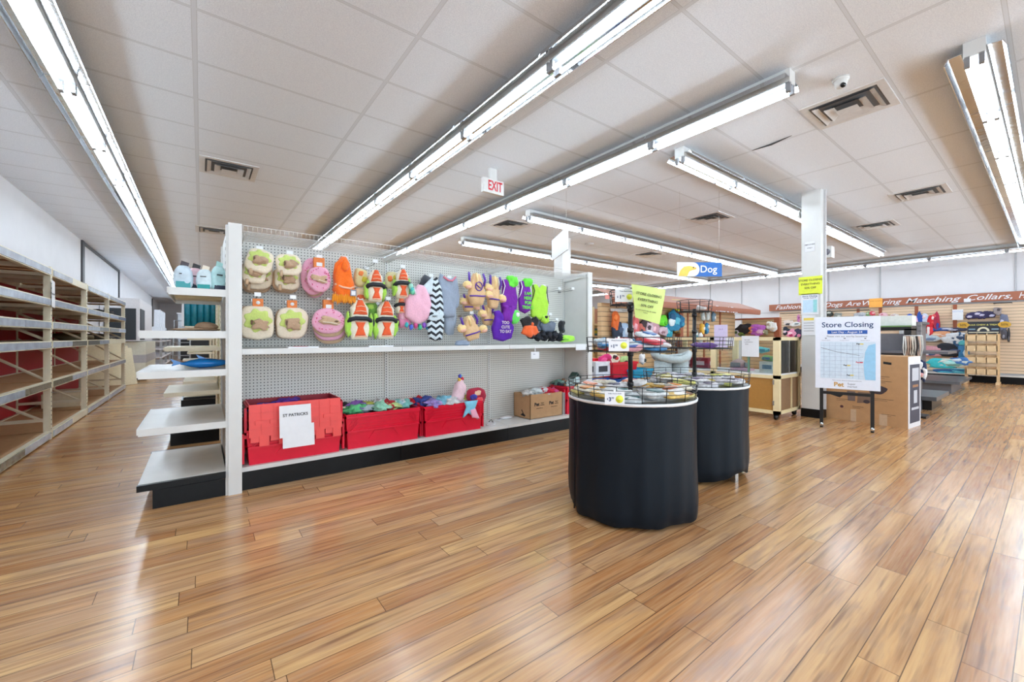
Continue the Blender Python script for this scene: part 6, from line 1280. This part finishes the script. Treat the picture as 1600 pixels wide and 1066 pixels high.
# chrome shelf bars on the wall
for (x0, x1, y, l) in ((1219, 1250, 490, 'thin dark garment bar on the slatwall under the word Fashionable'), (1296, 1358, 486, 'thin dark garment bar on the slatwall above the closing board'), (1552, 1581, 474, 'short dark bar high on the slatwall right of the wooden rack')):
    ya, za = PX(x0, y, XW-.25); yb, zb = PX(x1, y-1, XW-.25); t = thing('garment_bar', l, 'bar', (XW-.25, (ya+yb)/2, (za+zb)/2)); b = MB(); b.tube([(0, -(ya-yb)/2, 0), (0, (ya-yb)/2, 0)], .012, DARKW, 6); b.build('rod', t)
    b = MB()
    for s_ in (-1, 1): b.tube([(0, s_*(ya-yb)/2*.95, 0), (.23, s_*(ya-yb)/2*.95, .0)], .01, DARKW, 5)
    b.build('bracket', t)
wall_items = [
 (1232, 500, .3, .2, [(226, 214, 206), (60, 60, 66)], 'white and black toy cluster, top left on the slatwall beside the display case'),
 (1229, 511, .22, .3, [(40, 46, 60), (226, 206, 216)], 'dark blue and pink bow bunch near the brown end post'),
 (1238, 514, .3, .3, [(232, 150, 180), (250, 214, 224), (180, 40, 90)], 'pink bow bunch on the slatwall above the display case'),
 (1247, 514, .24, .32, [(60, 56, 80), (214, 130, 160)], 'dark plum bow bunch next to the column on the slatwall'),
 (1242, 503, .3, .16, [(226, 232, 232), (120, 140, 140)], 'pale green and white bow cards left of the column'),
 (1248, 492, .08, .24, [(214, 140, 190), (150, 60, 130)], 'slim purple ribbon hanging left of the column notices'),
 (1294, 486, .24, .18, [(60, 66, 60), (196, 200, 190)], 'dark camouflage collar bunch just right of the column'),
 (1309, 489, .2, .16, [(150, 156, 150), (214, 216, 210)], 'grey collar bunch at the top left of the closing board'),
 (1344, 488, .3, .14, [(206, 212, 220), (150, 160, 176)], 'silver collar bunch above the word Closing'),
 (1357, 487, .12, .16, [(120, 160, 110), (214, 220, 206)], 'green collar peeking above the closing board'),
 (1363, 486, .14, .14, [(214, 80, 100), (240, 200, 206)], 'rose collar at the upper right corner of the closing board'),
 (1381, 489, .2, .14, [(236, 190, 200), (206, 120, 140)], 'pink collar bunch just right of the closing board'),
 (1388, 496, .06, .3, [(200, 96, 130), (236, 170, 190)], 'thin magenta leash right of the closing board'),
 (1398, 490, .2, .14, [(226, 220, 216), (196, 160, 160)], 'blush collar cards in the row below Matching'),
 (1410, 497, .14, .6, [(190, 196, 200), (60, 90, 160)], 'grey leash bundle left of the royal blue leash'),
 (1416, 494, .1, .6, [(206, 196, 214), (150, 130, 190)], 'lilac leash left of the royal blue leash'),
 (1421, 491, .2, .56, [(30, 90, 200), (60, 120, 220), (232, 236, 244)], 'royal blue leash hanging on the slatwall'),
 (1429, 494, .16, .5, [(240, 180, 206), (226, 140, 180)], 'pink leash hanging beside the royal blue one'),
 (1437, 491, .16, .6, [(40, 80, 170), (190, 210, 240)], 'blue patterned leash right of the pink leash'),
 (1445, 490, .14, .3, [(196, 206, 226), (236, 210, 216)], 'pale collar pair between the blue and red leashes'),
 (1453, 491, .16, .66, [(206, 26, 44), (236, 60, 70), (240, 236, 236)], 'red harness hanging on the slatwall'),
 (1459, 490, .1, .3, [(226, 90, 90), (240, 220, 220)], 'coral collar right of the red harness'),
 (1464, 489, .12, .5, [(170, 40, 70), (60, 70, 160)], 'red and navy leash right of the red harness'),
 (1474, 512, .5, .1, [(40, 84, 160), (226, 230, 240)], 'blue label card row below the red harness'),
 (1495, 512, .4, .1, [(60, 64, 90), (206, 210, 226)], 'dark label card row left of the wooden rack'),
 (1433, 522, .3, .24, [(186, 196, 206), (230, 170, 180)], 'pale packaged toys on the shelf left of the grey tower'),
 (1452, 520, .5, .24, [(190, 206, 216), (110, 130, 160)], 'silver blue packaged toys beside the grey tower'),
 (1452, 540, .5, .3, [(206, 150, 160), (226, 230, 240), (60, 90, 130)], 'rose and blue packaged toys in the lower row by the grey tower'),
 (1470, 518, .4, .16, [(222, 160, 120), (240, 214, 190)], 'peach packaged toys behind the grey tower top'),
 (1488, 520, .5, .3, [(214, 220, 226), (60, 80, 110)], 'white packaged toys right of the grey tower'),
 (1499, 520, .3, .4, [(50, 90, 130), (90, 190, 200), (230, 236, 240)], 'deep teal packaged toys beside the brown divider'),
 (1482, 538, .5, .34, [(30, 34, 44), (70, 80, 110)], 'black plush bed pile right of the grey tower'),
 (1505, 535, .2, .5, [(60, 130, 180), (200, 224, 236)], 'sky blue cards hanging left of the wooden rack'),
 (1489, 577, .7, .14, [(40, 90, 140), (70, 180, 210)], 'blue and turquoise cushions on the slatwall base deck'),
 (1502, 576, .6, .14, [(100, 200, 220), (60, 150, 190)], 'turquoise cushion at the right on the slatwall base deck'),
 (1518, 488, .22, .18, [(52, 46, 86), (200, 196, 216)], 'dark violet carded item above the gold oval, first of four'),
 (1529, 487, .22, .18, [(56, 50, 92), (206, 200, 220)], 'dark violet carded item, second from the left above the black header'),
 (1538, 487, .2, .18, [(48, 42, 80), (196, 190, 214)], 'dark violet carded item, third from the left above the black header'),
 (1547, 486, .2, .18, [(44, 40, 74), (190, 186, 210)], 'dark violet carded item, rightmost above the black header'),
 (1568, 489, .14, .5, [(110, 116, 140), (200, 196, 216)], 'grey harness hanging right of the wooden rack header'),
 (1569, 513, .1, .3, [(90, 90, 100), (150, 150, 160)], 'dark grey strap below the grey harness'),
 (1576, 513, .05, .34, [(60, 60, 66), (110, 110, 120)], 'thin black leash at the right of the grey harness'),
 (1559, 480, .14, .2, [(150, 140, 140), (90, 80, 84)], 'small brown harness under the short bar')]
for (x, y, w_, h_, cols, l) in wall_items:
    hang(l, x, y, 'X', XW-.12 if y < 570 else XW-.24, w_, h_, cols, int(x*7+y) % 997, 'hanging_product', 'product')
# wooden bin rack with header
MW = M('maple_wood', (224, 194, 150), .5, var=.07, scale=6, stretch=(1, 1, 6))
t = thing('wooden_rack', 'maple wooden rack with four tiers of divided bins before the slatwall', 'rack', (15.1, 1.06, 0))
wy0, wy1 = .8, 1.36
for y in (wy0, wy1-.05):
    b = MB(); b.box(15.05, 15.13, y, y+.05, .0, 1.2, MW); b.build('post', t, True); b = MB(); b.box(14.85, 15.3, y-.005, y+.055, 0, .05, MW); b.build('foot', t, True)
for k, z in enumerate((.36, .64, .92, 1.17)):
    b = MB(); b.box(14.9, 14.92, wy0+.03, wy1-.03, z-.13, z-.0, MW); b.box(14.9, 15.12, wy0+.03, wy1-.03, z-.14, z-.125, MW); b.box(15.1, 15.12, wy0+.03, wy1-.03, z-.13, z+.05, MW)
    for q in range(4): y = wy0+.03+(wy1-wy0-.075)*q/3; b.add([(14.9, y, z-.13), (15.1, y, z-.13), (15.1, y, z+.05), (14.9, y, z), (14.9, y+.015, z-.13), (15.1, y+.015, z-.13), (15.1, y+.015, z+.05), (14.9, y+.015, z)], [(0, 1, 2, 3), (7, 6, 5, 4), (3, 2, 6, 7), (0, 3, 7, 4)], MW)
    b.build('bin_tier', t, True)
for k in range(2): item('chew_pack', ('blue chew pack in the second tier of the wooden rack', 'blue and white chew pack in the third tier of the wooden rack')[k], 'pack', 15.0, 1.25, (.8, .52)[k], .1, .12, .06, (40, 110, 180), (220, 230, 240))
t = thing('rack_header', 'black header board with gold ovals and a rainbow arc atop the wooden rack', 'sign', (15.08, 1.06, 1.2), -PI/2)
b = MB(); b.box(-.26, .26, 0, .02, 0, .3, M('header_black', (34, 38, 50), .5)); b.build('board', t)
GO = M('oval_gold', (206, 160, 50), .5)
for x in (-.33, .33): b = MB(); b.poly(circ(20, .1, .075, x, .22), .01, GO, Matrix.Translation((0, -.012, 0))); b.build('gold_oval', t); text('50%', .07, M('gold_ink', (110, 80, 30), .5), t, (x, -.014, .22), bold=.02)
b = MB(); b.poly([(.1*math.cos(PI*k/10), .07+.1*math.sin(PI*k/10)) for k in range(11)]+[(.06*math.cos(PI*k/10), .07+.06*math.sin(PI*k/10)) for k in range(10, -1, -1)], .004, M('arc_cream', (226, 220, 190), .5), Matrix.Translation((0, -.005, 0))); b.box(-.24, -.13, -.004, 0, .1, .13, M('strip_teal', (130, 160, 180), .5)); b.box(.13, .24, -.004, 0, .1, .13, M('strip_teal', (130, 160, 180), .5)); b.box(-.24, .24, -.004, 0, .03, .05, M('arc_cream', (226, 220, 190), .5)); b.build('printed_arc', t)
text('BULK CHEW & TREAT', .05, M('arc_yellow', (216, 206, 110), .5), t, (0, -.005, .22), bold=.02)

# yellow sheet by the brown post of the canopy fixture, extra carded goods behind the stands
Xy, Zy = PY(1056, 477, 4.15); t = thing('closing_notice', 'plain yellow paper beside the teal plush toy under the brown canopy', 'notice', (Xy, 4.15, Zy)); b = MB(); b.poly([(-.13, .1), (.14, .1), (.12, -.12), (-.08, -.06)], .003, YEL); b.build('sheet', t); b = MB(); b.box(-.06, .06, -.001, 0, 0, .01, TEXTG); b.build('printed_line', t)
for k, (x, y, c, l) in enumerate(((998, 520, (150, 70, 70), 'maroon and pink plush toy low under the yellow paper'), (1009, 498, (60, 44, 48), 'dark brown plush toy hidden at the yellow paper bottom edge'), (1022, 500, (196, 150, 160), 'dusty pink plush toy between the pink and green toys'), (987, 500, (206, 206, 204), 'pale grey pet vest left of the coral striped toy'), (1044, 506, (40, 150, 170), 'dark teal plush toy below the green toy'), (982, 520, (70, 80, 96), 'slate pet vest behind the nearest stand pole'))):
    hang(l, x, y, 'Y', 4.19, .24, .3, [c, tuple(min(255, v+50) for v in c)], 500+k)
for k, (x, l) in enumerate(((968, 'silver carded goods row high left on the canopy fixture'), (1074, 'pale carded goods row beside the brown canopy post'), (1132, 'small silver hooks row at the right of the canopy fixture'))):
    hang(l, x, 482, 'Y', 4.22, .5, .06, [(206, 206, 204), (176, 176, 170)], 520+k, 'carded_goods', 'product')
